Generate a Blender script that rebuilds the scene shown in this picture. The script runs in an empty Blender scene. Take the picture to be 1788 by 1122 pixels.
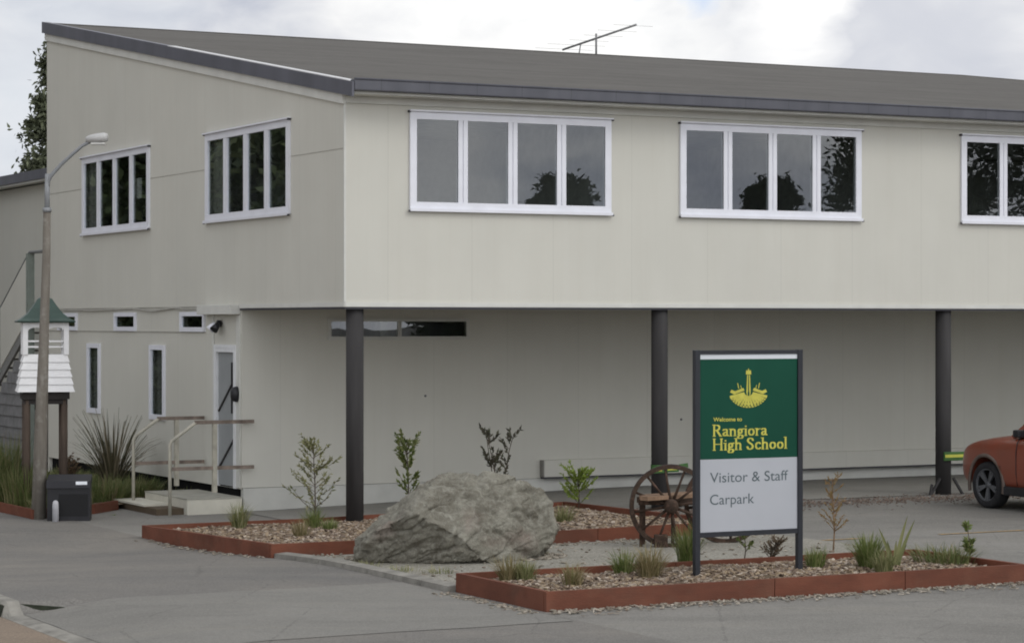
import bpy, bmesh, math, random
from mathutils import Vector, Matrix, noise as mnoise
R = math.radians
random.seed(7)
S = bpy.context.scene
col = S.collection

# ------------------------------------------------------------------ camera
FPX, CX, CY, CAMH = 4305.0, 894.0, 561.0, 2.5          # focal length in photo pixels, centre, eye height
cam = bpy.data.cameras.new('camera')
cam.sensor_width = 36.0
cam.lens = 36.0 * FPX / 1788.0
cam.clip_start = 0.1
cam.clip_end = 3000
camo = bpy.data.objects.new('camera', cam)
camo.location = (0, 0, CAMH)
camo.rotation_euler = (R(90.0), 0, 0)
col.objects.link(camo)
S.camera = camo

# ------------------------------------------------------------------ sun
SUN_DIR = Vector((0.80, -0.52, 0.86)).normalized()      # towards the sun
sl = bpy.data.lights.new('sun', 'SUN')
sl.energy = 0.72
sl.angle = R(22)
sl.color = (1.0, 0.965, 0.90)
so = bpy.data.objects.new('sun', sl)
so.rotation_euler = SUN_DIR.to_track_quat('Z', 'Y').to_euler()
so.location = (20, -10, 40)
col.objects.link(so)

# ------------------------------------------------------------------ world: Nishita sky seen through broken cloud
W = bpy.data.worlds.new('World')
S.world = W
W.use_nodes = True
nt = W.node_tree
nt.nodes.clear()
def N(t, **k):
    n = nt.nodes.new(t)
    for a, b in k.items():
        setattr(n, a, b)
    return n
def L(a, b): nt.links.new(a, b)
wo = N('ShaderNodeOutputWorld'); bg = N('ShaderNodeBackground')
bg.inputs['Strength'].default_value = 0.1
L(bg.outputs[0], wo.inputs['Surface'])
sky = N('ShaderNodeTexSky', sky_type='NISHITA')
sky.sun_disc = False
sky.sun_elevation = math.asin(SUN_DIR.z)
sky.sun_rotation = math.atan2(SUN_DIR.x, SUN_DIR.y)
tc = N('ShaderNodeTexCoord')
def vmath(op, a, b):
    n = N('ShaderNodeVectorMath', operation=op)
    for i, x in enumerate((a, b)):
        if hasattr(x, 'links'): L(x, n.inputs[i])
        else: n.inputs[i].default_value = x
    return n
def math_(op, a, b=0.0, clamp=False):
    n = N('ShaderNodeMath', operation=op, use_clamp=clamp)
    for i, x in enumerate((a, b)):
        if hasattr(x, 'links'): L(x, n.inputs[i])
        else: n.inputs[i].default_value = x
    return n.outputs[0]
def mixc(f, a, b):
    n = N('ShaderNodeMix', data_type='RGBA')
    for s, x in ((n.inputs[0], f), (n.inputs[6], a), (n.inputs[7], b)):
        if hasattr(x, 'links'): L(x, s)
        else: s.default_value = x
    return n.outputs[2]
def cnoise(vec, sc, det, dis, off):
    v = vmath('MULTIPLY', vec, (1, 1, 1.9)); v = vmath('ADD', v.outputs[0], off)
    n = N('ShaderNodeTexNoise'); n.inputs['Scale'].default_value = sc
    n.inputs['Detail'].default_value = det; n.inputs['Roughness'].default_value = 0.52; n.inputs['Distortion'].default_value = dis
    L(v.outputs[0], n.inputs['Vector'])
    return n.outputs['Fac']
D = tc.outputs['Generated']
def cloudspot(px, py, size):      # soft 0..1 patch of the sky round one direction
    d = Vector(((px - CX) / FPX, 1, (CY - py) / FPX)).normalized()
    dd = vmath('DISTANCE', D, tuple(d)).outputs['Value']
    wob = math_('MULTIPLY', math_('SUBTRACT', cnoise(D, 22, 5, 0.4, (3.1, 0.2, 1.7)), 0.5), size * 1.6)
    return math_('SUBTRACT', 1.0, math_('DIVIDE', math_('ADD', dd, wob), size), clamp=True)
n1 = cnoise(D, 9.0, 7, 0.5, (0.4, 1.3, 0.2))
n2 = cnoise(D, 24.0, 6, 0.7, (5.4, 0.3, 2.2))
nn = math_('ADD', math_('MULTIPLY', n1, 0.65), math_('MULTIPLY', n2, 0.35))
ramp = N('ShaderNodeValToRGB')
ramp.color_ramp.elements[0].position = 0.36; ramp.color_ramp.elements[0].color = (5.6, 5.9, 6.7, 1)
ramp.color_ramp.elements[1].position = 0.62; ramp.color_ramp.elements[1].color = (9.6, 9.6, 9.6, 1)
L(nn, ramp.inputs[0])
c = ramp.outputs[0]
c = mixc(math_('MULTIPLY', cloudspot(60, 180, 0.09), 0.75, True), c, (7.6, 8.0, 8.5, 1))
c = mixc(math_('MULTIPLY', cloudspot(960, 70, 0.10), 1.5, True), c, (10.5, 10.5, 10.4, 1))
c = mixc(math_('MULTIPLY', cloudspot(1560, 90, 0.085), 1.0, True), c, (6.7, 6.9, 7.5, 1))
c = mixc(math_('MULTIPLY', cloudspot(1385, 15, 0.028), 2.2, True), c, (10.2, 10.2, 10.2, 1))
c = mixc(math_('MULTIPLY', cloudspot(1215, -160, 0.042), 2.0, True), c, (4.9, 6.6, 9.6, 1))
gap = math_('MULTIPLY', math_('SUBTRACT', cnoise(D, 3.0, 6, 0.3, (8, 2, 4)), 0.60), 4.0, True)
sepd = N('ShaderNodeSeparateXYZ'); L(D, sepd.inputs[0])
high = math_('MULTIPLY', math_('SUBTRACT', sepd.outputs[2], 0.22), 4.0, True)       # blue gaps only well above the roofs
c = mixc(math_('MULTIPLY', gap, high), c, sky.outputs[0])
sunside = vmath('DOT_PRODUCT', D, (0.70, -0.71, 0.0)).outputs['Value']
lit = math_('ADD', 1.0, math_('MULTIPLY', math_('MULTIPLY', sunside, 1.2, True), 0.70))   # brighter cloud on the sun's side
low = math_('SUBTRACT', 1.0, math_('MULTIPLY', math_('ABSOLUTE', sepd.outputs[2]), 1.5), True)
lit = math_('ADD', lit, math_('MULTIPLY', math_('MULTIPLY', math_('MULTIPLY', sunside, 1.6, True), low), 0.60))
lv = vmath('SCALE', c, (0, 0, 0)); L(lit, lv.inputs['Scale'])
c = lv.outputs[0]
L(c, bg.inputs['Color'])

S.render.engine = 'CYCLES'
S.view_settings.view_transform = 'Standard'
S.view_settings.look = 'None'
S.view_settings.exposure = 0.0
S.view_settings.gamma = 1.0
S.view_settings.use_curve_mapping = False
S.cycles.use_denoising = True
S.cycles.max_bounces = 8
S.cycles.transparent_max_bounces = 12
S.cycles.sample_clamp_indirect = 4.0
S.cycles.filter_width = 1.9

# ------------------------------------------------------------------ frames of reference
YAW = R(62.67)                                            # the long wall runs this far right of the view axis
U = Vector((math.sin(YAW), math.cos(YAW), 0))             # along the long wall
V = Vector((-math.cos(YAW), math.sin(YAW), 0))            # into the site, along the gable wall
C0 = Vector((-2.121, 31.27, 0))                           # the near corner of the upper storey
PHI = math.atan2(U.y, U.x)
def st(s, t, z=0.0): return C0 + U * s + V * t + Vector((0, 0, z))
def to_st(p):
    d = Vector((p[0], p[1], 0)) - C0
    return d.dot(U), d.dot(V)
def sstep(x):
    x = max(0.0, min(1.0, x)); return x * x * (3 - 2 * x)
ROAD_S, PATH_S = -6.4, -2.5
def gh(x, y):                                             # lie of the land
    s, t = to_st((x, y))
    z = -0.17 * sstep((7.0 - s) / 8.0) * sstep((t + 6.0) / 5.5)
    if s < PATH_S and t < -7.1:                             # the footpath dips to the road at the vehicle crossing
        z -= 0.115 * sstep((ROAD_S + 1.1 - s) / 1.1) * sstep((-7.10 - t) / 0.16)
    return z
def gst(s, t):
    p = st(s, t); return gh(p.x, p.y)
def at(px, py, dz=0.0):                                   # point of the ground (plus dz) seen at a photo pixel
    z = dz
    for _ in range(12):
        d = FPX * (CAMH - z) / (py - CY)
        x = (px - CX) / FPX * d
        z = gh(x, d) + dz
    return Vector((x, d, z))

# ------------------------------------------------------------------ object helpers
def tag(o, label=None, cat=None, group=None, kind=None):
    if label: o['label'] = label
    if cat: o['category'] = cat
    if group: o['group'] = group
    if kind: o['kind'] = kind
    return o
def empty(name, loc, rz, label, cat, group=None):
    o = bpy.data.objects.new(name, None)
    o.empty_display_size = 0.1
    o.location = loc; o.rotation_euler = (0, 0, rz)
    col.objects.link(o)
    return tag(o, label, cat, group)
class MB:
    def __init__(s): s.v = []; s.f = []; s.sm = []
    def add(s, vs, fs, smooth=False):
        b = len(s.v); s.v += [tuple(v) for v in vs]
        for f in fs: s.f.append([i + b for i in f]); s.sm.append(smooth)
        return s
    def quad(s, *p): return s.add(p, [list(range(len(p)))])
    def box(s, x0, x1, y0, y1, z0, z1, M=None, bev=0.0):
        vs = [Vector((x, y, z)) for z in (z0, z1) for y in (y0, y1) for x in (x0, x1)]
        fs = [(0, 2, 3, 1), (4, 5, 7, 6), (0, 1, 5, 4), (2, 6, 7, 3), (0, 4, 6, 2), (1, 3, 7, 5)]
        if bev > 0:
            bm = bmesh.new()
            bv = [bm.verts.new(v) for v in vs]
            for f in fs: bm.faces.new([bv[i] for i in f])
            bmesh.ops.bevel(bm, geom=bm.edges[:], offset=bev, segments=2, affect='EDGES', profile=0.6)
            bm.verts.index_update()
            vs = [v.co.copy() for v in bm.verts]; fs = [[v.index for v in f.verts] for f in bm.faces]
            bm.free()
        if M is not None: vs = [M @ v for v in vs]
        return s.add(vs, fs)
    def tube(s, pts, r, n=8, caps=True):
        pts = [Vector(p) for p in pts]
        rs = r if isinstance(r, (list, tuple)) else [r] * len(pts)
        vs = []; fs = []
        ref = None
        for i, p in enumerate(pts):
            d = (pts[min(i + 1, len(pts) - 1)] - pts[max(i - 1, 0)]).normalized()
            if ref is None:
                ref = d.orthogonal().normalized()
            a = (ref - d * ref.dot(d)).normalized(); ref = a
            b = d.cross(a)
            for k in range(n):
                q = 2 * math.pi * k / n
                vs.append(p + (a * math.cos(q) + b * math.sin(q)) * rs[i])
        for i in range(len(pts) - 1):
            for k in range(n):
                k2 = (k + 1) % n
                fs.append((i * n + k, i * n + k2, (i + 1) * n + k2, (i + 1) * n + k))
        s.add(vs, fs, True)
        if caps:
            b = len(s.v) - len(vs)
            s.f.append([b + k for k in range(n)][::-1]); s.sm.append(False)
            s.f.append([b + (len(pts) - 1) * n + k for k in range(n)]); s.sm.append(False)
        return s
    def lathe(s, prof, n=24, M=None, smooth=True):           # prof: (radius, height) about z
        vs = []; fs = []
        for r, h in prof:
            for k in range(n):
                q = 2 * math.pi * k / n
                v = Vector((r * math.cos(q), r * math.sin(q), h))
                vs.append(M @ v if M is not None else v)
        for i in range(len(prof) - 1):
            for k in range(n):
                k2 = (k + 1) % n
                fs.append((i * n + k, i * n + k2, (i + 1) * n + k2, (i + 1) * n + k))
        return s.add(vs, fs, smooth)
    def bar(s, p0, p1, w, h, up=(0, 0, 1)):                   # rectangular bar between two points
        p0 = Vector(p0); p1 = Vector(p1); d = (p1 - p0).normalized(); up = Vector(up)
        a = d.cross(up)
        if a.length < 1e-4: a = d.orthogonal()
        a.normalize(); b = a.cross(d).normalized()
        vs = [p + a * (x * w / 2) + b * (y * h / 2) for p in (p0, p1) for x, y in ((-1, -1), (1, -1), (1, 1), (-1, 1))]
        return s.add(vs, [(0, 1, 2, 3), (7, 6, 5, 4), (0, 4, 5, 1), (1, 5, 6, 2), (2, 6, 7, 3), (3, 7, 4, 0)])
    def build(s, name, m, parent=None, fix=True):
        me = bpy.data.meshes.new(name)
        me.from_pydata(s.v, [], s.f)
        me.polygons.foreach_set('use_smooth', s.sm)
        if fix:
            bm = bmesh.new(); bm.from_mesh(me)
            bmesh.ops.recalc_face_normals(bm, faces=bm.faces[:])
            bm.to_mesh(me); bm.free()
        me.materials.append(m)
        o = bpy.data.objects.new(name, me)
        col.objects.link(o)
        if parent is not None: o.parent = parent
        return o
def copy_tree(o, parent=None):
    c = o.copy(); col.objects.link(c)
    if parent is not None: c.parent = parent
    for ch in [k for k in bpy.data.objects if k.parent == o]:
        copy_tree(ch, c)
    return c

# ------------------------------------------------------------------ materials
class MT:
    def __init__(s, name):
        s.m = bpy.data.materials.new(name); s.m.use_nodes = True
        s.t = s.m.node_tree; s.b = s.t.nodes['Principled BSDF']
        s.out = s.t.nodes['Material Output']
        s.c = s.t.nodes.new('ShaderNodeTexCoord')
    def n(s, t, **k):
        n = s.t.nodes.new(t)
        for a, b in k.items(): setattr(n, a, b)
        return n
    def l(s, a, b): s.t.links.new(a, b)
    def val(s, sock, x):
        if hasattr(x, 'links'): s.l(x, sock)
        else: sock.default_value = x
    def noise(s, sc, det=4, rough=0.55, dis=0.0, stretch=(1, 1, 1)):
        mp = s.n('ShaderNodeMapping'); mp.inputs['Scale'].default_value = stretch
        s.l(s.c.outputs['Object'], mp.inputs['Vector'])
        n = s.n('ShaderNodeTexNoise')
        n.inputs['Scale'].default_value = sc; n.inputs['Detail'].default_value = det
        n.inputs['Roughness'].default_value = rough; n.inputs['Distortion'].default_value = dis
        s.l(mp.outputs[0], n.inputs['Vector'])
        return n.outputs['Fac']
    def voro(s, sc, out='Distance', feature='F1', stretch=(1, 1, 1)):
        mp = s.n('ShaderNodeMapping'); mp.inputs['Scale'].default_value = stretch
        s.l(s.c.outputs['Object'], mp.inputs['Vector'])
        n = s.n('ShaderNodeTexVoronoi', feature=feature); n.inputs['Scale'].default_value = sc
        s.l(mp.outputs[0], n.inputs['Vector'])
        return n.outputs[out]
    def math(s, op, a, b=0.0, clamp=False):
        n = s.n('ShaderNodeMath', operation=op, use_clamp=clamp)
        s.val(n.inputs[0], a); s.val(n.inputs[1], b)
        return n.outputs[0]
    def ramp(s, f, p0, p1):
        n = s.n('ShaderNodeMapRange'); n.inputs[1].default_value = p0; n.inputs[2].default_value = p1
        s.l(f, n.inputs[0]); return n.outputs[0]
    def mix(s, f, a, b, mode='MIX'):
        n = s.n('ShaderNodeMix', data_type='RGBA', blend_type=mode)
        def c4(x): return x if hasattr(x, 'links') else (tuple(x) + (1,) if len(x) == 3 else x)
        s.val(n.inputs[0], f); s.val(n.inputs[6], c4(a)); s.val(n.inputs[7], c4(b))
        return n.outputs[2]
    def bump(s, h, strength, dist=0.01):
        n = s.n('ShaderNodeBump'); n.inputs['Strength'].default_value = strength; n.inputs['Distance'].default_value = dist
        s.l(h, n.inputs['Height']); s.l(n.outputs[0], s.b.inputs['Normal'])
    def island(s):
        g = s.n('ShaderNodeNewGeometry'); return g.outputs['Random Per Island']
    def done(s, colr, rough=0.8, spec=0.3, metal=0.0):
        if not hasattr(colr, 'links'): colr = tuple(colr) + (1,)
        s.val(s.b.inputs['Base Color'], colr)
        s.val(s.b.inputs['Roughness'], rough)
        s.b.inputs['Specular IOR Level'].default_value = spec
        s.b.inputs['Metallic'].default_value = metal
        return s.m
def plain(name, c, rough=0.7, spec=0.3, metal=0.0, var=0.12, sc=6.0, bump=0.0, bsc=60.0, stretch=(1, 1, 1)):
    a = MT(name)
    f = a.noise(sc, 5, stretch=stretch)
    cc = a.mix(a.ramp(f, 0.3, 0.7), tuple(x * (1 - var) for x in c), tuple(min(1, x * (1 + var)) for x in c))
    if bump: a.bump(a.noise(bsc, 4, stretch=stretch), bump)
    return a.done(cc, rough, spec, metal)

def wall_mat(name, c, axis, pitch=1.2, off=0.0):
    a = MT(name)
    f = a.ramp(a.noise(0.9, 5), 0.3, 0.7)
    streak = a.ramp(a.noise(3.0, 4, stretch=(1, 1, 0.07)), 0.35, 0.8)
    cc = a.mix(f, tuple(x * 0.955 for x in c), tuple(x * 1.03 for x in c))
    sp0 = a.n('ShaderNodeSeparateXYZ'); a.l(a.c.outputs['Object'], sp0.inputs[0])
    pn = a.n('ShaderNodeTexWhiteNoise', noise_dimensions='1D'); a.l(a.math('FLOOR', a.math('ADD', a.math('DIVIDE', a.math('ADD', sp0.outputs[axis], 50 * pitch + off), pitch), 0.5)), pn.inputs['W'])
    cc = a.mix(a.math('MULTIPLY', pn.outputs['Value'], 0.32), cc, tuple(x * y for x, y in zip(c, (0.955, 0.965, 0.975))))
    fine = a.ramp(a.noise(11.0, 4, stretch=(1, 1, 0.05)), 0.5, 0.85)
    cc = a.mix(a.math('MULTIPLY', fine, 0.12), cc, tuple(x * y for x, y in zip(c, (0.78, 0.76, 0.70))))
    cc = a.mix(a.math('MULTIPLY', streak, 0.15), cc, tuple(x * y for x, y in zip(c, (0.80, 0.78, 0.74))))
    sp = a.n('ShaderNodeSeparateXYZ'); a.l(a.c.outputs['Object'], sp.inputs[0])
    ph = a.math('FRACT', a.math('DIVIDE', a.math('ADD', sp.outputs[axis], 50 * pitch + off), pitch))
    line = a.math('LESS_THAN', a.math('ABSOLUTE', a.math('SUBTRACT', ph, 0.5)), 0.006)
    cc = a.mix(a.math('MULTIPLY', line, 0.16), cc, tuple(x * 0.6 for x in c))
    h = a.math('ADD', a.math('MULTIPLY', a.noise(70, 3), 0.25), a.math('MULTIPLY', line, -0.6))
    h = a.math('ADD', h, a.math('MULTIPLY', a.noise(0.7, 2), 3.0))
    a.bump(h, 0.25, 0.012)
    return a.done(cc, 0.72, 0.25)

WALLC = (0.585, 0.575, 0.515)
M_front = wall_mat('painted_sheet_front', WALLC, 0)
M_side = wall_mat('painted_sheet_side', WALLC, 1, off=0.3)
M_trimw = plain('cream_trim', (0.60, 0.60, 0.56), 0.6, var=0.06, sc=3)
M_white = plain('window_white', (0.74, 0.75, 0.80), 0.42, 0.4, var=0.04, sc=4)
M_plinth = plain('plinth_paint', (0.54, 0.54, 0.50), 0.8, var=0.10, sc=2.0, bump=0.2)
M_gutter = plain('gutter_grey', (0.098, 0.100, 0.120), 0.45, 0.4, var=0.18, sc=2.5, stretch=(1.2, 1, 0.3))
M_seam = plain('gutter_seam', (0.05, 0.05, 0.058), 0.6)
M_flash = plain('zinc_flashing', (0.62, 0.62, 0.62), 0.45, 0.5, var=0.1)
M_steel = plain('column_paint', (0.050, 0.048, 0.048), 0.82, 0.15, var=0.22, sc=1.6, stretch=(4, 4, 0.5))
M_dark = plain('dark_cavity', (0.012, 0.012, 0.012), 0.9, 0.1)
M_inside = plain('interior_paint', (0.55, 0.55, 0.53), 0.9, 0.1)
M_curtain = plain('pale_curtain', (0.42, 0.42, 0.38), 0.9, 0.1, var=0.2, sc=9, stretch=(1, 1, 0.1))
M_paper = plain('white_paper', (0.75, 0.76, 0.74), 0.9, 0.1)
M_greydoor = plain('door_grey', (0.29, 0.305, 0.31), 0.5, 0.35, var=0.08, sc=2)
M_black = plain('black_plastic', (0.014, 0.014, 0.017), 0.42, 0.4, var=0.2)
M_soffit = plain('soffit_paint', (0.55, 0.55, 0.52), 0.8, var=0.1, sc=1)
M_weather = plain('grey_weatherboard', (0.20, 0.20, 0.20), 0.7, var=0.2)
M_rail = plain('weathered_rail', (0.21, 0.17, 0.14), 0.7, 0.2, var=0.35, sc=9, stretch=(1, 1, 1), bump=0.3)
M_pipe = plain('cream_pipe', (0.42, 0.40, 0.33), 0.5, 0.3, var=0.2, sc=7)

def roof_mat():
    a = MT('chip_coated_roof')
    f = a.ramp(a.noise(1.3, 6, stretch=(0.35, 1.6, 1)), 0.3, 0.7)
    cc = a.mix(f, (0.088, 0.083, 0.075), (0.122, 0.116, 0.106))
    cc = a.mix(a.math('MULTIPLY', a.ramp(a.noise(11, 3, stretch=(0.4, 2, 1)), 0.45, 0.75), 0.45), cc, (0.165, 0.155, 0.14))
    cc = a.mix(a.math('MULTIPLY', a.ramp(a.noise(2.6, 5, stretch=(0.25, 3.0, 1)), 0.5, 0.75), 0.35), cc, (0.070, 0.066, 0.060))
    sp = a.n('ShaderNodeSeparateXYZ'); a.l(a.c.outputs['Object'], sp.inputs[0])
    ph = a.math('FRACT', a.math('DIVIDE', a.math('ADD', sp.outputs[1], 20), 0.37))
    cc = a.mix(a.math('MULTIPLY', a.math('LESS_THAN', ph, 0.09), 0.28), cc, (0.06, 0.058, 0.055))
    tile = a.math('FRACT', a.math('DIVIDE', a.math('ADD', sp.outputs[0], 20), 0.21))
    wave = a.math('SINE', a.math('MULTIPLY', tile, 6.283))
    h = a.math('ADD', a.math('MULTIPLY', ph, 1.0), a.math('MULTIPLY', wave, 0.25))
    h = a.math('ADD', h, a.math('MULTIPLY', a.noise(90, 2), 0.3))
    a.bump(h, 0.5, 0.02)
    return a.done(cc, 0.85, 0.2)
M_roof = roof_mat()

def glass_mat(name, tint, refl):
    a = MT(name)
    t = a.t
    t.nodes.remove(a.b)
    tr = a.n('ShaderNodeBsdfTransparent'); tr.inputs[0].default_value = tint + (1,)
    gl = a.n('ShaderNodeBsdfGlossy'); gl.inputs['Roughness'].default_value = 0.0
    gl.inputs['Color'].default_value = (0.93, 0.96, 1.0, 1)
    bp = a.n('ShaderNodeBump'); bp.inputs['Strength'].default_value = 0.05; bp.inputs['Distance'].default_value = 0.02
    a.l(a.noise(1.2, 2), bp.inputs['Height']); a.l(bp.outputs[0], gl.inputs['Normal'])
    lw = a.n('ShaderNodeLayerWeight'); lw.inputs['Blend'].default_value = 0.2
    f = a.math('ADD', a.math('MULTIPLY', lw.outputs['Fresnel'], 0.55), refl, True)
    mx = a.n('ShaderNodeMixShader'); a.l(f, mx.inputs[0]); a.l(tr.outputs[0], mx.inputs[1]); a.l(gl.outputs[0], mx.inputs[2])
    a.l(mx.outputs[0], a.out.inputs['Surface'])
    return a.m
M_glass = glass_mat('window_glass', (0.66, 0.70, 0.69), 0.080)

def asphalt_mat(name, c, patch, warm=(1, 1, 1), agg=1.0):
    a = MT(name)
    big = a.ramp(a.noise(0.32, 6, 0.6, 0.6), 0.32, 0.68)
    cc = a.mix(big, tuple(x * (1 - patch) for x in c), tuple(x * (1 + patch) * w for x, w in zip(c, warm)))
    mid = a.ramp(a.noise(1.7, 5, 0.65, 0.5, stretch=(1, 1.0, 1)), 0.45, 0.72)
    cc = a.mix(a.math('MULTIPLY', mid, 0.30), cc, tuple(x * 0.74 for x in c))
    mp = a.n('ShaderNodeMapping'); mp.inputs['Rotation'].default_value = (0, 0, -PHI); mp.inputs['Scale'].default_value = (0.35, 1.9, 1)
    a.l(a.c.outputs['Object'], mp.inputs['Vector'])
    sn = a.n('ShaderNodeTexNoise'); sn.inputs['Scale'].default_value = 1.1; sn.inputs['Detail'].default_value = 6; sn.inputs['Roughness'].default_value = 0.6
    a.l(mp.outputs[0], sn.inputs['Vector'])
    cc = a.mix(a.math('MULTIPLY', a.ramp(sn.outputs['Fac'], 0.53, 0.68), 0.38), cc, tuple(x * 0.62 for x in c))
    cc = a.mix(a.math('MULTIPLY', a.ramp(sn.outputs['Fac'], 0.46, 0.34), 0.25), cc, tuple(x * y for x, y in zip(c, (1.28, 1.24, 1.15))))
    mot = a.ramp(a.noise(11, 5, 0.7), 0.35, 0.65)
    cc = a.mix(a.math('MULTIPLY', mot, 0.22), cc, tuple(x * 0.72 for x in c))
    v = a.voro(85, 'Color')
    bw = a.n('ShaderNodeRGBToBW'); a.l(v, bw.inputs[0])
    cc = a.mix(a.math('MULTIPLY', a.ramp(bw.outputs[0], 0.5, 0.9), 0.35 * agg), cc, tuple(min(1, x * 1.6) for x in c))
    cc = a.mix(a.math('MULTIPLY', a.ramp(bw.outputs[0], 0.5, 0.15), 0.30 * agg), cc, tuple(x * 0.55 for x in c))
    crk = a.voro(0.55, 'Distance', 'DISTANCE_TO_EDGE')
    wob = a.math('ADD', crk, a.math('MULTIPLY', a.math('SUBTRACT', a.noise(6, 4), 0.5), 0.05))
    cc = a.mix(a.math('MULTIPLY', a.math('LESS_THAN', a.math('ABSOLUTE', wob), 0.004), 0.30), cc, tuple(x * 0.4 for x in c))
    a.bump(a.math('ADD', a.noise(120, 3), a.math('MULTIPLY', bw.outputs[0], 0.6)), 0.5, 0.006)
    return a.done(cc, 0.88, 0.25)
M_road = asphalt_mat('chip_seal', (0.235, 0.185, 0.14), 0.10)
M_path = asphalt_mat('footpath_asphalt', (0.176, 0.170, 0.160), 0.20, (1.05, 1.0, 0.92))
M_lot = asphalt_mat('carpark_asphalt', (0.208, 0.200, 0.182), 0.24)
M_conc = asphalt_mat('driveway_concrete', (0.205, 0.198, 0.180), 0.10, agg=0.7)
M_apron = asphalt_mat('apron_concrete', (0.245, 0.237, 0.215), 0.15, agg=0.6)
M_kerb = plain('kerb_concrete', (0.225, 0.215, 0.19), 0.85, var=0.3, sc=5, bump=0.5)

def timber_mat():
    a = MT('stained_timber')
    f = a.ramp(a.noise(2.2, 6, stretch=(1, 1, 3)), 0.3, 0.7)
    cc = a.mix(f, (0.110, 0.036, 0.021), (0.195, 0.066, 0.038))
    g = a.ramp(a.noise(14, 4, stretch=(0.6, 0.6, 6)), 0.45, 0.75)
    cc = a.mix(a.math('MULTIPLY', g, 0.4), cc, (0.075, 0.028, 0.018))
    low = a.n('ShaderNodeSeparateXYZ'); a.l(a.c.outputs['Object'], low.inputs[0])
    cc = a.mix(a.math('MULTIPLY', a.ramp(a.noise(4, 5), 0.5, 0.75), 0.35), cc, (0.16, 0.11, 0.075))
    oi = a.n('ShaderNodeObjectInfo')
    cc = a.mix(a.math('MULTIPLY', oi.outputs['Random'], 0.55), cc, (0.115, 0.052, 0.036))
    patch = a.ramp(a.noise(1.3, 3, 0.5, 0.3), 0.52, 0.60)
    cc = a.mix(a.math('MULTIPLY', patch, 0.35), cc, (0.225, 0.085, 0.052))
    a.bump(a.noise(30, 4, stretch=(1, 1, 5)), 0.4, 0.008)
    return a.done(cc, 0.8, 0.2)
M_timber = timber_mat()

def island_mat(name, cols, rough=0.8, spec=0.2, extra=0.0):
    a = MT(name)
    r = a.n('ShaderNodeValToRGB')
    r.color_ramp.interpolation = 'LINEAR'
    el = r.color_ramp.elements
    while len(el) < len(cols): el.new(0.5)
    for i, cc in enumerate(cols):
        el[i].position = i / (len(cols) - 1); el[i].color = tuple(cc) + (1,)
    a.l(a.island(), r.inputs[0])
    cc = a.mix(a.math('MULTIPLY', a.ramp(a.noise(7, 3), 0.3, 0.7), 0.25 + extra), r.outputs[0], tuple(x * 0.6 for x in cols[0]))
    return a.done(cc, rough, spec)
M_chips = island_mat('wood_chips', [(0.085, 0.060, 0.045), (0.23, 0.17, 0.12), (0.36, 0.28, 0.185), (0.17, 0.12, 0.09), (0.50, 0.43, 0.35), (0.13, 0.09, 0.07)])
M_soil = plain('mulch_soil', (0.17, 0.128, 0.088), 0.95, var=0.4, sc=14, bump=1.0, bsc=40)
M_litter = island_mat('dry_leaves', [(0.12, 0.085, 0.07), (0.18, 0.125, 0.10), (0.25, 0.20, 0.16), (0.10, 0.08, 0.065)])
def gravel_mat():
    a = MT('fine_gravel')
    f = a.ramp(a.noise(1.1, 5), 0.3, 0.7)
    cc = a.mix(f, (0.205, 0.195, 0.165), (0.30, 0.285, 0.245))
    v = a.voro(55, 'Color'); bw = a.n('ShaderNodeRGBToBW'); a.l(v, bw.inputs[0])
    cc = a.mix(a.math('MULTIPLY', a.ramp(bw.outputs[0], 0.45, 0.85), 0.5), cc, (0.44, 0.42, 0.37))
    cc = a.mix(a.math('MULTIPLY', a.ramp(bw.outputs[0], 0.45, 0.15), 0.4), cc, (0.10, 0.09, 0.075))
    a.bump(bw.outputs[0], 0.7, 0.012)
    return a.done(cc, 0.92, 0.15)
M_gravel = gravel_mat()
M_stones = island_mat('pale_stones', [(0.16, 0.14, 0.11), (0.30, 0.27, 0.22), (0.42, 0.38, 0.32), (0.22, 0.17, 0.13)])

def rock_mat():
    a = MT('lichen_rock')
    f = a.ramp(a.noise(3.2, 9, 0.65, 0.6), 0.33, 0.67)
    cc = a.mix(f, (0.105, 0.098, 0.082), (0.27, 0.265, 0.225))
    g = a.ramp(a.noise(9, 8, 0.7, 0.8), 0.48, 0.66)
    cc = a.mix(a.math('MULTIPLY', g, 0.55), cc, (0.40, 0.40, 0.35))
    pk = a.ramp(a.noise(2.1, 4, 0.5, 0.4), 0.56, 0.70)
    cc = a.mix(a.math('MULTIPLY', pk, 0.35), cc, (0.23, 0.155, 0.14))
    d = a.ramp(a.noise(5.5, 7, 0.7, 1.2), 0.60, 0.74)
    cc = a.mix(a.math('MULTIPLY', d, 0.75), cc, (0.045, 0.043, 0.036))
    fn = a.ramp(a.noise(22, 7, 0.75, 1.0), 0.54, 0.70)
    cc = a.mix(a.math('MULTIPLY', fn, 0.5), cc, (0.44, 0.44, 0.38))
    fd = a.ramp(a.noise(17, 7, 0.75, 1.4), 0.56, 0.72)
    cc = a.mix(a.math('MULTIPLY', fd, 0.6), cc, (0.06, 0.056, 0.048))
    sp = a.ramp(a.voro(26, 'Distance'), 0.20, 0.05)
    cc = a.mix(a.math('MULTIPLY', sp, 0.35), cc, (0.50, 0.50, 0.45))
    h = a.math('ADD', a.noise(8, 9, 0.7, 0.5), a.math('MULTIPLY', a.noise(40, 5), 0.35))
    cc = a.mix(0.22, cc, (0.19, 0.165, 0.115))
    a.bump(h, 0.7, 0.045)
    return a.done(cc, 0.93, 0.15)
M_rock = rock_mat()

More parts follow.
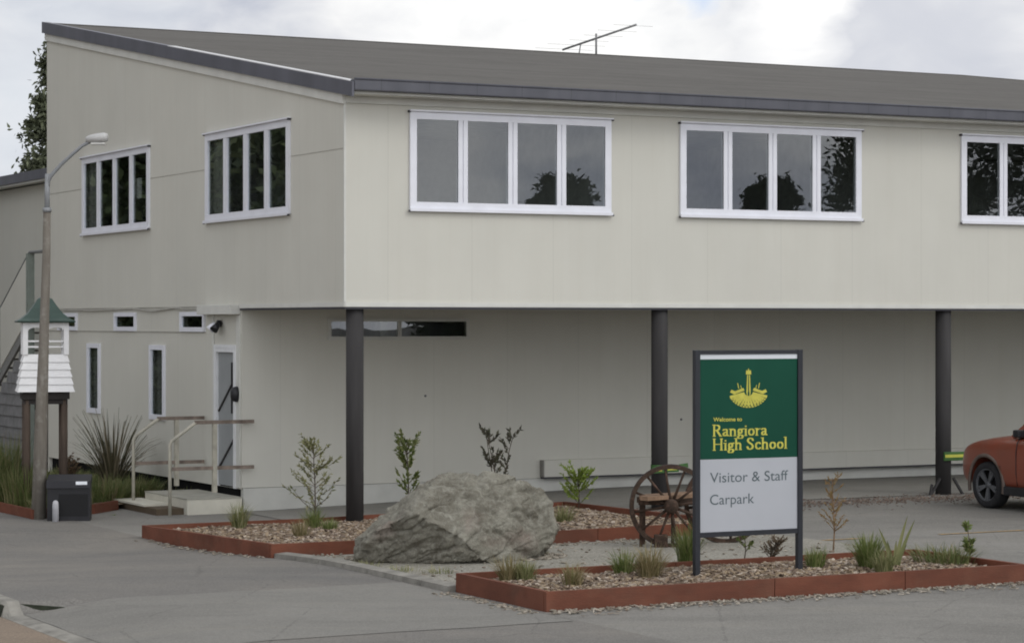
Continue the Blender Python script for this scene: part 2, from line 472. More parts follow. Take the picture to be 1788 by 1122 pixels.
def leaf_mat(name, cols, rough=0.6):
    a = MT(name)
    r = a.n('ShaderNodeValToRGB'); el = r.color_ramp.elements
    while len(el) < len(cols): el.new(0.5)
    for i, cc in enumerate(cols):
        el[i].position = i / (len(cols) - 1); el[i].color = tuple(cc) + (1,)
    a.l(a.island(), r.inputs[0])
    a.done(r.outputs[0], rough, 0.25)
    tl = a.n('ShaderNodeBsdfTranslucent'); a.l(r.outputs[0], tl.inputs[0])
    mx = a.n('ShaderNodeMixShader'); mx.inputs[0].default_value = 0.25
    a.l(a.b.outputs[0], mx.inputs[1]); a.l(tl.outputs[0], mx.inputs[2]); a.l(mx.outputs[0], a.out.inputs['Surface'])
    return a.m
L_green = leaf_mat('leaf_green', [(0.07, 0.10, 0.026), (0.13, 0.175, 0.05), (0.20, 0.235, 0.08), (0.26, 0.26, 0.12)])
L_olive = leaf_mat('leaf_olive', [(0.11, 0.125, 0.05), (0.18, 0.195, 0.08), (0.26, 0.26, 0.12), (0.32, 0.30, 0.17)])
L_dark = leaf_mat('leaf_bronze', [(0.045, 0.043, 0.032), (0.085, 0.08, 0.06), (0.13, 0.12, 0.085), (0.11, 0.13, 0.07)])
L_lime = leaf_mat('leaf_lime', [(0.13, 0.19, 0.03), (0.22, 0.30, 0.05), (0.32, 0.40, 0.09)])
L_tan = leaf_mat('leaf_tan', [(0.14, 0.12, 0.055), (0.24, 0.20, 0.10), (0.34, 0.28, 0.16), (0.16, 0.16, 0.06)])
L_gold = leaf_mat('leaf_gold', [(0.20, 0.12, 0.04), (0.30, 0.20, 0.08), (0.24, 0.20, 0.10)])
L_red = leaf_mat('leaf_red', [(0.10, 0.065, 0.04), (0.17, 0.11, 0.07), (0.14, 0.12, 0.06)])
L_flax = leaf_mat('leaf_flax', [(0.045, 0.050, 0.028), (0.10, 0.095, 0.055), (0.19, 0.165, 0.105), (0.32, 0.27, 0.19)])
L_lawn = leaf_mat('leaf_cover', [(0.065, 0.10, 0.028), (0.12, 0.155, 0.05), (0.18, 0.195, 0.08), (0.28, 0.23, 0.13)])
L_tree2 = leaf_mat('leaf_tree_far', [(0.075, 0.085, 0.055), (0.12, 0.135, 0.08), (0.17, 0.185, 0.115)])
L_tree = leaf_mat('leaf_tree', [(0.014, 0.022, 0.010), (0.028, 0.042, 0.016), (0.05, 0.068, 0.026), (0.075, 0.09, 0.04)])
M_bark = plain('bark', (0.10, 0.08, 0.06), 0.9, var=0.3, sc=10, bump=0.6)

# ------------------------------------------------------------------ ground, in strips that run along the road
def sheet(name, m, s0, s1, t0, t1, ds, dt, dz, kind='structure', edge=0.0):
    ns = max(1, int(math.ceil((s1 - s0) / ds))); ntt = max(1, int(math.ceil((t1 - t0) / dt)))
    vs = []; fs = []
    for j in range(ntt + 1):
        for i in range(ns + 1):
            s = s0 + (s1 - s0) * i / ns; t = t0 + (t1 - t0) * j / ntt
            if edge and (i in (0, ns) or j in (0, ntt)):
                q = mnoise.noise(Vector((s * 1.3, t * 1.3, 5)))
                s += q * edge * (1 if i in (0, ns) else 0); t += q * edge * (1 if j in (0, ntt) else 0)
            p = st(s, t); vs.append((p.x, p.y, gh(p.x, p.y) + dz))
    for j in range(ntt):
        for i in range(ns):
            a = j * (ns + 1) + i
            fs.append((a, a + 1, a + ns + 2, a + ns + 1))
    o = MB().add(vs, fs).build(name, m)
    return tag(o, kind=kind)
far = MB(); far.quad((-700, -500, -0.34), (700, -500, -0.34), (700, 900, -0.34), (-700, 900, -0.34))
tag(far.build('ground', M_lot), kind='structure')
rd = MB()
for k in range(30):
    t0 = -70 + k * 5.0
    rd.quad(st(-60, t0, -0.13), st(ROAD_S, t0, -0.13), st(ROAD_S, t0 + 5, -0.13), st(-60, t0 + 5, -0.13))
tag(rd.build('road', M_road), kind='structure')
for ta, tb, dt_ in ((-40, -8, .4), (-8, -6.4, .053), (-6.4, 60, .4)):
    sheet('footpath', M_path, ROAD_S + 0.14, PATH_S, ta, tb, 0.2, dt_, 0.0)
sheet('carpark', M_lot, PATH_S, 60, -45, 40, 0.5, 0.5, -0.004)
sheet('driveway', M_conc, ROAD_S + 0.14, -2.56, -10.7, -7.28, 0.2, 0.2, 0.004, edge=0.04)
sheet('path', M_gravel, -2.34, 3.6, -8.1, -4.0, 0.4, 0.4, 0.01, edge=0.12)
sheet('pavement', M_apron, 0.0, 40, 0.1, 3.66, 0.5, 0.4, 0.004)
# kerb: a full step at the left that tapers down at the vehicle crossing
kb = MB(); prof = []
ts = [-40, -25, -16, -10] + [-8 + 0.08 * i for i in range(21)] + [-6, -4, -2, 0, 5, 10, 20, 60]
vs = []; fs = []
for t in ts:
    za = gst(ROAD_S + 0.005, t) + 0.002; zb = gst(ROAD_S + 0.14, t) + 0.002
    for s, z in ((ROAD_S - 0.03, -0.2), (ROAD_S - 0.03, -0.128), (ROAD_S, max(za - 0.025, -0.125)), (ROAD_S + 0.03, za), (ROAD_S + 0.14, zb), (ROAD_S + 0.14, -0.3)):
        vs.append(st(s, t, z))
for i in range(len(ts) - 1):
    for k in range(5):
        fs.append((i * 6 + k, i * 6 + k + 1, (i + 1) * 6 + k + 1, (i + 1) * 6 + k))
tag(kb.add(vs, fs).build('kerb', M_kerb), kind='structure')
dr = MB()                                                        # mossy gully at the end of the full kerb
pts_ = [(ROAD_S + .02, -7.13), (ROAD_S + .52, -7.30)]
vs = [st(pts_[0][0], pts_[0][1], -.128), st(pts_[1][0], pts_[1][1], gst(*pts_[1]) + .002), st(pts_[0][0] + .02, pts_[0][1] + .03, -.012),
      st(pts_[0][0], pts_[0][1] + .2, -.128), st(pts_[1][0], pts_[1][1] + .2, gst(pts_[1][0], -7.0) - .06), st(pts_[0][0] + .02, pts_[0][1] + .2, -.012)]
dr.add([st(ROAD_S - .034, -7.14, -.129), st(ROAD_S - .034, -4, -.129), st(ROAD_S - .006, -4, -.03), st(ROAD_S - .006, -7.14, -.03), st(ROAD_S - .02, -7.14, -.129), st(ROAD_S - .02, -4, -.129), st(ROAD_S + .0, -4, -.03), st(ROAD_S + .0, -7.14, -.03)], [(0, 1, 2, 3), (4, 7, 6, 5), (0, 3, 7, 4)])
dr.add(vs, [(0, 1, 2), (3, 5, 4), (0, 3, 4, 1), (1, 4, 5, 2), (2, 5, 3, 0)])
tag(dr.build('kerb_gully', plain('mossy_gully', (.022, .026, .016), .9, var=.4, sc=9)), 'dark mossy gully opening at the end of the kerb by the road', 'drain')
# low mowing kerb along the gravel, from bed to bed
k2 = MB()
for i in range(7):
    t0 = -8.2 + i * 0.62; t1 = t0 + 0.605
    za = gst(-2.5, t0); zb = gst(-2.5, t1)
    p = [st(-2.52, t0, za - .05), st(-2.36, t0, za - .05), st(-2.36, t1, zb - .05), st(-2.52, t1, zb - .05),
         st(-2.51, t0, za + .05), st(-2.37, t0, za + .06), st(-2.37, t1, zb + .06), st(-2.51, t1, zb + .05)]
    k2.add(p, [(0, 1, 2, 3), (4, 5, 6, 7), (0, 1, 5, 4), (1, 2, 6, 5), (2, 3, 7, 6), (3, 0, 4, 7)])
tag(k2.build('kerb', M_kerb), kind='structure')
# yellow bay line in worn pieces
def yel():
    a = MT('worn_yellow_paint')
    f = a.ramp(a.noise(9, 6, 0.7), 0.38, 0.6)
    return a.done(a.mix(f, (0.16, 0.15, 0.13), (0.42, 0.27, 0.10)), 0.8)
M_yel = yel()
for s0, s1 in ((3.5, 4.25), (5.3, 13.0)):
    sheet('road_marking', M_yel, s0, s1, -5.34, -5.26, 0.5, 0.1, 0.002)

# ------------------------------------------------------------------ the school building, local axes = (along the long wall, into the site, up)
B = empty('school_building', (C0.x, C0.y, 0), PHI, 'two storey cream school building with overhanging upper floor on dark columns', 'building')
ZS, ZE, ZR, TR = 2.716, 5.46, 7.66, 12.96
LEN, HIPS = 33.0, 19.76
def roofz(t): return 5.50 + (t + 0.30) * (ZR - 5.50) / (TR + 0.30)

def wall(name, m, axis, const, a0, a1, z0, z1, holes=(), top=None, depth=0.10, inward=1.0, parent=B):
    # vertical sheet with openings and reveals; axis 0 runs along x (normal -y), axis 1 along y (normal -x)
    def P(a, z, d=0.0): return (a, const + d * inward, z) if axis == 0 else (const + d * inward, a, z)
    ac = sorted({a0, a1} | {h[0] for h in holes} | {h[1] for h in holes})
    zc = sorted({z0, z1} | {h[2] for h in holes} | {h[3] for h in holes})
    mb = MB()
    for i in range(len(ac) - 1):
        for j in range(len(zc) - 1):
            am = (ac[i] + ac[i + 1]) / 2; zm = (zc[j] + zc[j + 1]) / 2
            if any(h[0] < am < h[1] and h[2] < zm < h[3] for h in holes): continue
            last = j == len(zc) - 2 and top is not None
            za = top(ac[i]) if last else zc[j + 1]; zb = top(ac[i + 1]) if last else zc[j + 1]
            mb.quad(P(ac[i], zc[j]), P(ac[i + 1], zc[j]), P(ac[i + 1], zb), P(ac[i], za))
    for h in holes:
        x0, x1, y0, y1 = h
        for (p, q) in (((x0, y0), (x1, y0)), ((x1, y0), (x1, y1)), ((x1, y1), (x0, y1)), ((x0, y1), (x0, y0))):
            mb.quad(P(*p), P(*q), P(q[0], q[1], depth), P(p[0], p[1], depth))
    return mb.build(name, m, parent)

WB, WT = 3.965, 5.165
front_w = [(0.93, 3.84), (4.98, 7.91), (9.73, 12.66), (14.5, 17.43), (19.3, 22.2), (24.0, 26.9), (28.6, 31.5)]
side_w = [(1.84, 4.98), (7.53, 10.84)]
wall('wall', M_front, 0, 0.0, 0.0, LEN, ZS, ZE - 0.10, [(a, b, WB, WT) for a, b in front_w])
wall('wall', M_side, 1, 0.0, 0.0, TR, ZS, 6.0, [(a, b, WB, WT) for a, b in side_w], top=lambda a: roofz(a) - 0.10)
small_w = [(5.13, 6.13), (8.22, 9.24), (11.27, 12.3)]
tall_w = [(6.87, 7.52), (10.03, 10.66)]
DOOR = (3.86, 4.68, 0.15, 2.12)
T_R = 3.66
wall('wall', M_side, 1, 0.02, T_R, TR, 0.16, ZS - 0.0, [(a, b, 2.37, 2.62) for a, b in small_w] + [(a, b, 1.02, 2.12) for a, b in tall_w] + [DOOR])
HW = (1.34, 3.54, 2.255, 2.525)
wall('wall', M_front, 0, T_R, 0.02, LEN - 0.5, 0.17, ZS, [HW])
e = MB(); e.box(LEN - 0.02, LEN, 0.01, TR, ZS, ZE - .1); e.box(LEN - 0.52, LEN - 0.5, T_R, TR, -0.3, ZS - 0.01); e.box(0.02, LEN - .02, TR - 0.06, TR, -0.3, 5.4)
e.box(0.02, HIPS, TR - 0.05, TR - .01, 5.4, ZR - 0.12)
e.build('wall', M_side, B)
pl = MB(); pl.box(0.045, LEN - .6, T_R + 0.012, T_R + 0.10, -0.4, 0.165)
pl.build('plinth', M_plinth, B)
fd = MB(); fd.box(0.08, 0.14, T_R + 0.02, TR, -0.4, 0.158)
fd.build('foundation', M_dark, B)  # near-black colour holds the shade in the gap under the cladding
lip = MB()                                                       # boxed-out cladding along the foot of the recessed wall
lip.box(4.77, LEN - .6, T_R - 0.10, T_R - 0.002, 0.19, 0.44)
lip.build('wall_box', M_front, B)
lc = MB(); lc.box(4.755, LEN - .6, T_R - 0.115, T_R - 0.003, 0.168, 0.186); lc.build('flashing', M_seam, B)
lc = MB(); lc.box(4.745, 4.765, T_R - 0.10, T_R - 0.002, 0.19, 0.44); lc.build('end_shade', plain('end_shade_grey', (.24, .23, .21), .8), B)  # shaded left end of the box, painted as a darker strip
sf = MB(); sf.box(0.015, LEN, 0.015, T_R - 0.003, ZS - 0.035, ZS - 0.001)
sf.build('soffit', M_soffit, B)
fl = MB(); fl.box(0.1, LEN - .03, 0.15, TR - .1, ZS + 0.01, ZS + 0.1)
fl.build('floor_slab', M_inside, B)
pw = MB(); pw.box(0.12, LEN - .1, 5.4, 5.5, ZS + .12, 5.28); pw.box(2.6, 2.7, 5.6, TR - .1, ZS + .12, 5.28); pw.box(4.25, 4.3, .2, 5.3, ZS + .12, 5.3); pw.box(8.7, 8.8, .2, 5.3, ZS + .12, 5.3)
pw.box(0.15, LEN - .2, 0.15, TR - .15, 5.30, 5.33)
pw.box(2.2, 2.3, T_R + .12, TR - .1, 0.2, ZS - .05); pw.box(0.5, LEN - .6, T_R + 1.6, T_R + 1.7, .2, ZS - .05)
pw.build('partition_wall', M_inside, B)
tr = MB()
tr.box(-0.012, LEN, -0.022, -0.002, ZS - 0.03, ZS + 0.025)
tr.box(-0.022, -0.002, -0.022, T_R, ZS - 0.03, ZS + 0.025)
tr.build('edge_trim', M_trimw, B)
sh = MB(); sh.box(-0.01, LEN, -0.012, 0.012, ZS - 0.06, ZS - 0.036); sh.box(-0.012, 0.012, 0.013, T_R, ZS - 0.06, ZS - 0.036)
sh.build('shadow_strip', M_seam, B)  # dark strip that paints the shadow line below the edge trim
j = MB()
zprev = None
wav = [(T_R + 1.5, .0), (5.9, -.01), (6.4, .012), (7.4, -.035), (8.3, .01), (9.3, .0), (10.4, -.012), (11.2, .0), (TR, -.01)]
for (ta, za), (tb, zb) in zip(wav[:-1], wav[1:]):
    j.bar((-0.008, ta, ZS - 0.02 + za), (-0.008, tb, ZS - 0.02 + zb), 0.02, 0.028)
MJ = plain('joint_grey', (0.40, 0.39, 0.35), 0.8)
j.build('cladding_joint', MJ, B); j = MB()
j.bar((0.012, T_R + 1.5, 2.345), (0.012, TR, 2.345), 0.012, 0.012)
j.build('cladding_joint', MJ, B)
for ja, jb in ((0.02, 1.80), (5.03, 7.48), (10.9, TR)):
    j = MB(); j.bar((-0.003, ja, 4.70), (-0.003, jb, 4.70), 0.006, 0.007); j.build('cladding_joint', MJ, B)
cn = MB(); cn.box(-0.014, 0.014, -0.014, 0.014, ZS + .03, 5.36); cn.build('corner_trim', M_trimw, B)

# roof
def rz(t): return roofz(t)
rf = MB()
ev = -0.30; s0 = -0.05; s1 = HIPS + TR + 0.3
top_ = [(s0, ev, rz(ev)), (s1, ev, rz(ev)), (HIPS, TR + .02, rz(TR + .02)), (s0, TR + .02, rz(TR + .02))]
rf.quad(*top_); rf.quad(*[(x, y, z - 0.05) for x, y, z in top_])
rf.quad(top_[0], top_[1], (s1, ev, rz(ev) - .05), (s0, ev, rz(ev) - .05))
rf.quad(top_[0], top_[3], (s0, TR + .02, rz(TR + .02) - .05), (s0, ev, rz(ev) - .05))
rf.quad(top_[3], top_[2], (HIPS, TR + .02, rz(TR + .02) - .05), (s0, TR + .02, rz(TR + .02) - .05))
rf.quad((s1, ev, rz(ev)), (s1, TR + .02, rz(ev)), (HIPS, TR + .02, rz(TR + .02)))
rf.build('roof', M_roof, B)
rc = MB()
rc.tube([(s0, TR + .02, rz(TR + .02) - .015), (HIPS, TR + .02, rz(TR + .02) - .015), (s1, ev, rz(ev) - .01)], 0.035, 8)
rc.build('ridge_cap', M_roof, B)
gz = 5.56
def gutter_mat():
    a = MT('jointed_gutter')
    f = a.ramp(a.noise(2.5, 5, stretch=(1.2, 1, .3)), .3, .7)
    cc = a.mix(f, (.072, .074, .088), (.100, .102, .120))
    sp = a.n('ShaderNodeSeparateXYZ'); a.l(a.c.outputs['Object'], sp.inputs[0])
    ph = a.math('FRACT', a.math('ADD', a.math('DIVIDE', a.math('ADD', sp.outputs[0], 20), .68), a.math('MULTIPLY', a.noise(.7, 1, stretch=(1, 0, 0)), .3)))
    cc = a.mix(a.math('MULTIPLY', a.math('LESS_THAN', ph, .02), .5), cc, (.045, .045, .05))
    return a.done(cc, .45, .4)
gt = MB(); gt.box(s0, s1, ev - 0.13, ev + 0.02, gz - 0.165, gz - 0.02, bev=0.015)
gt.tube([(s0, ev - 0.125, gz - 0.022), (s1, ev - 0.125, gz - 0.022)], 0.016, 8)
gt.build('gutter', gutter_mat(), B)
es = MB(); es.box(s0 + .02, s1 - .02, ev - .03, -0.002, gz - 0.20, gz - 0.167); es.box(0.01, LEN, -0.03, -.003, gz - 0.29, gz - 0.202)
es.build('eave_soffit', M_trimw, B)
def verge(d0, d1, x0, x1, ta, tb, m, name):
    mb = MB()
    vs = []
    for x in (x0, x1):
        for t in (ta, tb):
            vs += [(x, t, rz(t) - d1), (x, t, rz(t) - d0)]
    mb.add(vs, [(0, 1, 3, 2), (4, 6, 7, 5), (0, 2, 6, 4), (1, 5, 7, 3), (0, 4, 5, 1), (2, 3, 7, 6)])
    return mb.build(name, m, B)
verge(-0.02, 0.165, s0 - 0.035, s0 - 0.004, ev - 0.12, TR + .025, M_gutter, 'verge_fascia')
verge(0.168, 0.29, s0 + 0.01, -0.004, -0.02, TR, M_trimw, 'verge_board')
verge(-0.032, -0.004, s0 - 0.032, s0 + 0.10, ev, TR * 0.5, M_flash, 'verge_flashing')
verge(-0.028, -0.004, s0 - 0.032, s0 + 0.10, TR * 0.5 + .01, TR + .02, M_gutter, 'verge_flashing')

# columns
colx = [0.20, 4.72, 9.50, 14.25, 19.0, 23.8, 28.6]
for i, x in enumerate(colx):
    zb = gst(x, 0.14)
    c_ = MB().lathe([(0.0, ZS - .05), (0.113, ZS - .05), (0.113, zb - .05), (0.0, zb - 0.05)], 28, Matrix.Translation((x, 0.14, 0)))
    co = c_.build('column', M_steel, B)
    p_ = MB(); p_.box(x - .15, x + .15, 0.03, 0.29, ZS - 0.05, ZS - 0.036); p_.build('cap_plate', M_steel, co)

# windows
def window(axis, const, a0, a1, z0, z1, n, curtains=(), papers=(), stile=0.085, hood=True, fm=None):
    def bx(mb, A0, A1, D0, D1, Z0, Z1):
        if axis == 0: mb.box(A0, A1, const + D0, const + D1, Z0, Z1)
        else: mb.box(const + D0, const + D1, A0, A1, Z0, Z1)
    f = MB()
    o = 0.03 if hood else 0.02
    b = stile
    bx(f, a0 - o, a1 + o, -0.035, 0.03, z1 - b * 0.75, z1 + o)
    bx(f, a0 - o, a1 + o, -0.035, 0.03, z0 - o, z0 + b * 0.85)
    bx(f, a0 - o, a0 + b * 0.75, -0.035, 0.03, z0 + b * 0.85, z1 - b * 0.75); bx(f, a1 - b * 0.75, a1 + o, -0.035, 0.03, z0 + b * 0.85, z1 - b * 0.75)
    wd = (a1 - a0) / n
    for k in range(1, n):
        xc = a0 + wd * k
        bx(f, xc - b * 0.80, xc - 0.006, -0.032, 0.03, z0 + b * 0.85, z1 - b * 0.75); bx(f, xc + 0.006, xc + b * 0.80, -0.032, 0.03, z0 + b * 0.85, z1 - b * 0.75)
        bx(f, xc - 0.007, xc + 0.007, -0.018, 0.02, z0 + b * 0.85, z1 - b * 0.75)
    w = f.build('window', fm or M_white, B)
    for k in range(n):
        pa = a0 + wd * k + (b * 0.75 if k == 0 else b * 0.8) - .004; pb = a0 + wd * (k + 1) - (b * 0.75 if k == n - 1 else b * 0.8) + .004
        g = MB()
        if axis == 0: g.quad((pa, const - .014, z0 + b * .8), (pb, const - .014, z0 + b * .8), (pb, const - .014, z1 - b * .7), (pa, const - .014, z1 - b * .7))
        else: g.quad((const - .014, pa, z0 + b * .8), (const - .014, pb, z0 + b * .8), (const - .014, pb, z1 - b * .7), (const - .014, pa, z1 - b * .7))
        g.build('pane', M_glass, w, fix=False)
    if hood:
        h = MB(); bx(h, a0 - .045, a1 + .045, -0.075, 0.0, z1 + o + .002, z1 + o + .022); h.build('hood', M_white, w)
        h = MB(); bx(h, a0 - .04, a1 + .04, -0.065, -0.036, z0 - o - .02, z0 - o + .02); h.build('sill', M_white, w)
        for aa in (a0 - .052, a1 + .038):
            for zz in (z0 - o - .03, z1 + o - .012):
                q = MB(); bx(q, aa, aa + .022, -0.055, -0.001 if zz > z1 else -0.030, zz, zz + .026); q.build('bracket', M_seam, w)
    for (ca, cb, za, zb) in curtains:
        q = MB(); nn_ = 14
        for i in range(nn_):
            xa = ca + (cb - ca) * i / nn_; xb = ca + (cb - ca) * (i + 1) / nn_
            da = 0.07 + 0.02 * (i % 2); db = 0.07 + 0.02 * ((i + 1) % 2)
            if axis == 0: q.quad((xa, const + da, za), (xb, const + db, za), (xb, const + db, zb), (xa, const + da, zb))
            else: q.quad((const + da, xa, za), (const + db, xb, za), (const + db, xb, zb), (const + da, xa, zb))
        q.build('curtain', M_curtain, w)
    for (ca, cb, za, zb) in papers:
        q = MB(); bx(q, ca, cb, 0.045, 0.05, za, zb); q.build('paper', M_paper, w)
    return w
for i, (a, b) in enumerate(front_w):
    window(0, 0.0, a, b, WB, WT, 4)
# gable wall: seen obliquely, so left in the photo is the far (larger t) end
window(1, 0.0, 1.84, 4.98, WB, WT, 4, curtains=[(4.42, 4.96, WB, WT)])
window(1, 0.0, 7.53, 10.84, WB, WT, 4, curtains=[(10.3, 10.82, WB, WT)],
       papers=[(8.05, 8.28, 4.42, 4.74), (9.26, 9.42, 4.02, 4.66), (10.1, 10.24, 4.02, 4.60)])
for a, b in small_w: window(1, 0.02, a, b, 2.37, 2.62, 1, stile=0.055, hood=False)
for a, b in tall_w: window(1, 0.02, a, b, 1.02, 2.12, 1, stile=0.07, hood=False, curtains=[(a, b, 1.02, 2.1)])
window(0, T_R, HW[0], HW[1], HW[2], HW[3], 2, stile=0.035, hood=False, fm=M_plinth)
# door at the head of the steps
dm = MB(); dm.box(0.03, 0.06, DOOR[0] + .07, DOOR[1] - .07, DOOR[2] + .02, DOOR[3] - .06)
do = dm.build('door', M_greydoor, B)
q = MB(); q.box(-0.01, 0.07, DOOR[0] - .03, DOOR[0] + .065, DOOR[2] - .0, DOOR[3]); q.box(-0.01, 0.07, DOOR[1] - .065, DOOR[1] + .03, DOOR[2], DOOR[3]); q.box(-0.01, 0.07, DOOR[0] - .03, DOOR[1] + .03, DOOR[3] + .001, DOOR[3] + .05); q.box(-0.015, 0.07, DOOR[0] + .066, DOOR[1] - .066, DOOR[3] - .055, DOOR[3] - .002)
q.build('frame', plain('door_frame_white', (.72, .73, .74), .5, var=.06), do)
q = MB(); q.box(0.024, 0.029, DOOR[0] + .10, DOOR[0] + .24, 1.20, 1.92); q.build('glazing', M_black, do)
q = MB(); q.bar((0.02, DOOR[0] + .18, 1.62), (0.02, DOOR[1] - .10, 1.22), 0.02, 0.025); q.bar((0.02, DOOR[0] + .08, .86), (0.02, DOOR[1] - .10, .40), 0.02, 0.025); q.build('diagonal_strip', M_steel, do)  # two thin dark diagonal strips across the door
q = MB(); q.box(0.02, 0.048, DOOR[0] + .09, DOOR[0] + .13, 1.0, 1.16); q.tube([(0.03, DOOR[0] + .11, 1.1), (0.0, DOOR[0] + .11, 1.1), (0.0, DOOR[0] + .2, 1.1)], 0.011, 8); q.build('handle', M_flash, do)
q = MB(); q.box(0.06, 0.10, DOOR[0], DOOR[1], -.1, DOOR[2] + .018); q.build('threshold', M_dark, do)
q = MB(); q.lathe([(0, -.09), (.07, -.09), (.085, -.03), (.085, -0.0), (0, 0.0)], 20, Matrix.Translation((-.0, DOOR[0] - .09, 1.48)) @ Matrix.Diagonal((1, .75, 1.3, 1)) @ Matrix.Rotation(R(90), 4, 'Y'))
q.build('keypad_hood', M_black, B)
q = MB(); q.box(-0.14, 0.018, 3.70, 5.06, 2.60, 2.735, bev=.006); q.build('door_canopy', M_trimw, B)
q = MB(); q.box(-.002, .018, 3.70, 3.83, 0.17, 2.59); q.box(-.002, .018, 4.74, 4.79, .17, 2.59); q.build('corner_trim', M_trimw, B)
for vx, vz in ((2.86, 1.42), (7.2, 1.0)):
    q = MB(); q.lathe([(0, .0), (.014, .0), (.018, .012), (.018, .02), (0, .02)], 12, Matrix.Translation((vx, T_R - .018, vz)) @ Matrix.Rotation(R(-90), 4, 'X')); q.build('wall_tap', M_weather, B)
# twin security light over the door
sl_o = empty('security_light', st(-0.0, 4.45, 2.47), PHI, 'small twin security light fixed to the wall above the grey side door', 'wall light')
q = MB(); q.lathe([(0, .0), (.05, .0), (.05, -.05), (0, -.05)], 14, Matrix.Rotation(R(90), 4, 'Y')); q.build('base', M_black, sl_o)
for dy, m_ in ((-.09, M_black), (.10, M_white)):
    q = MB(); d = Vector((-.55, dy * 2.0, -.6)).normalized()
    q.tube([(-.04, dy * .3, -.01), (-.07, dy * .6, -.02)], .014, 8)
    q.tube([Vector((-.07, dy * .7, -.02)) - d * .03, Vector((-.07, dy * .7, -.02)) + d * .10], [.035, .062], 14); q.build('lamp_head', m_, sl_o)

# ------------------------------------------------------------------ lower wing behind, with an outside stair
WG = empty('school_wing', st(1.06, TR + .02), PHI, 'lower cream wing with grey eaves behind the outside stair', 'building')
q = MB(); q.box(0.0, 10, 0.0, 22, -0.4, 5.10); q.build('wall', wall_mat('painted_sheet_wing', WALLC, 1), WG)
q = MB(); q.box(-0.25, 10.2, 0.02, 22.2, 5.16, 5.34); q.build('fascia', M_gutter, WG)
q = MB(); q.box(-0.22, -0.001, 0.02, 22.1, 5.12, 5.158); q.build('eave_soffit', M_trimw, WG)
q = MB(); q.add([(-.2, .02, 5.342), (10.1, .02, 5.342), (10.1, 22, 5.342), (-.2, 22, 5.342), (5, 3, 5.6), (5, 19, 5.6)], [(0, 1, 4), (1, 2, 5, 4), (2, 3, 5), (3, 0, 4, 5)]); q.build('roof', M_roof, WG)
ST = empty('outside_staircase', st(0.97, TR + .3), PHI, 'outside timber stair with sloping handrail rising along the lower wing behind the belfry', 'staircase')
q = MB()
slope = 0.52
def strz(t): return 2.42 - slope * (t - 0.75)
q.bar((-1.0, .75, 2.42), (-1.0, 5.6, strz(5.6)), 0.05, 0.20); q.bar((-.06, .75, 2.42), (-.06, 5.6, strz(5.6)), 0.05, 0.20)
q.build('stringer', plain('stringer_grey', (0.24, 0.24, 0.23), .7), ST)
q = MB()
for i in range(15):
    t = 0.85 + i * .31; q.box(-.97, -.09, t, t + .27, strz(t + .13) - .02, strz(t + .13) + .015)
q.build('tread', M_kerb, ST)
q = MB(); q.box(-1.05, -.04, -.25, .72, 2.42, 2.52); q.build('landing', M_kerb, ST)
q = MB(); q.tube([(-1.0, -.2, 3.72), (-1.0, .62, 3.72), (-1.0, 5.5, 3.72 - slope * 4.88)], .03, 8); q.tube([(-1.0, .62, 3.3), (-1.0, 5.5, 3.3 - slope * 4.88)], .014, 6); q.build('handrail', plain('rail_grey', (.16, .165, .16), .5), ST)
q = MB(); q.box(-1.06, -.94, .55, .67, -.3, 3.70); q.box(-1.04, -.98, 2.4, 2.46, strz(2.4), 3.72 - slope * 1.8); q.box(-1.04, -.98, 4.4, 4.46, strz(4.4), 3.72 - slope * 3.8); q.build('post', plain('post_green_grey', (.22, .25, .22), .6), ST)
q = MB(); q.add([(-1.04, .75, 2.5), (-1.04, 5.5, 2.5 - slope * 4.75), (-1.04, 5.5, 3.66 - slope * 4.88), (-1.04, .62, 3.66), (-1.02, .75, 2.5), (-1.02, 5.5, 2.5 - slope * 4.75), (-1.02, 5.5, 3.66 - slope * 4.88), (-1.02, .62, 3.66)], [(0, 1, 2, 3), (4, 7, 6, 5), (0, 4, 5, 1), (1, 5, 6, 2), (2, 6, 7, 3), (3, 7, 4, 0)]); q.build('balustrade_panel', M_side, ST)
q = MB()
for i in range(11):
    z = -0.2 + i * .2
    if z + .2 > 2.3: break
    t1 = .75 + (2.42 - .16 - (z + .2)) / slope
    q.add([(-1.0, .72, z), (-1.0, t1, z), (-1.0, t1, z + .19), (-1.0, .72, z + .19), (-1.03, .72, z), (-1.03, t1, z), (-1.005, t1, z + .195), (-1.005, .72, z + .195)],
          [(0, 1, 2, 3), (4, 5, 6, 7), (0, 4, 5, 1), (1, 5, 6, 2), (2, 6, 7, 3)])
q.build('weatherboard', M_weather, ST)

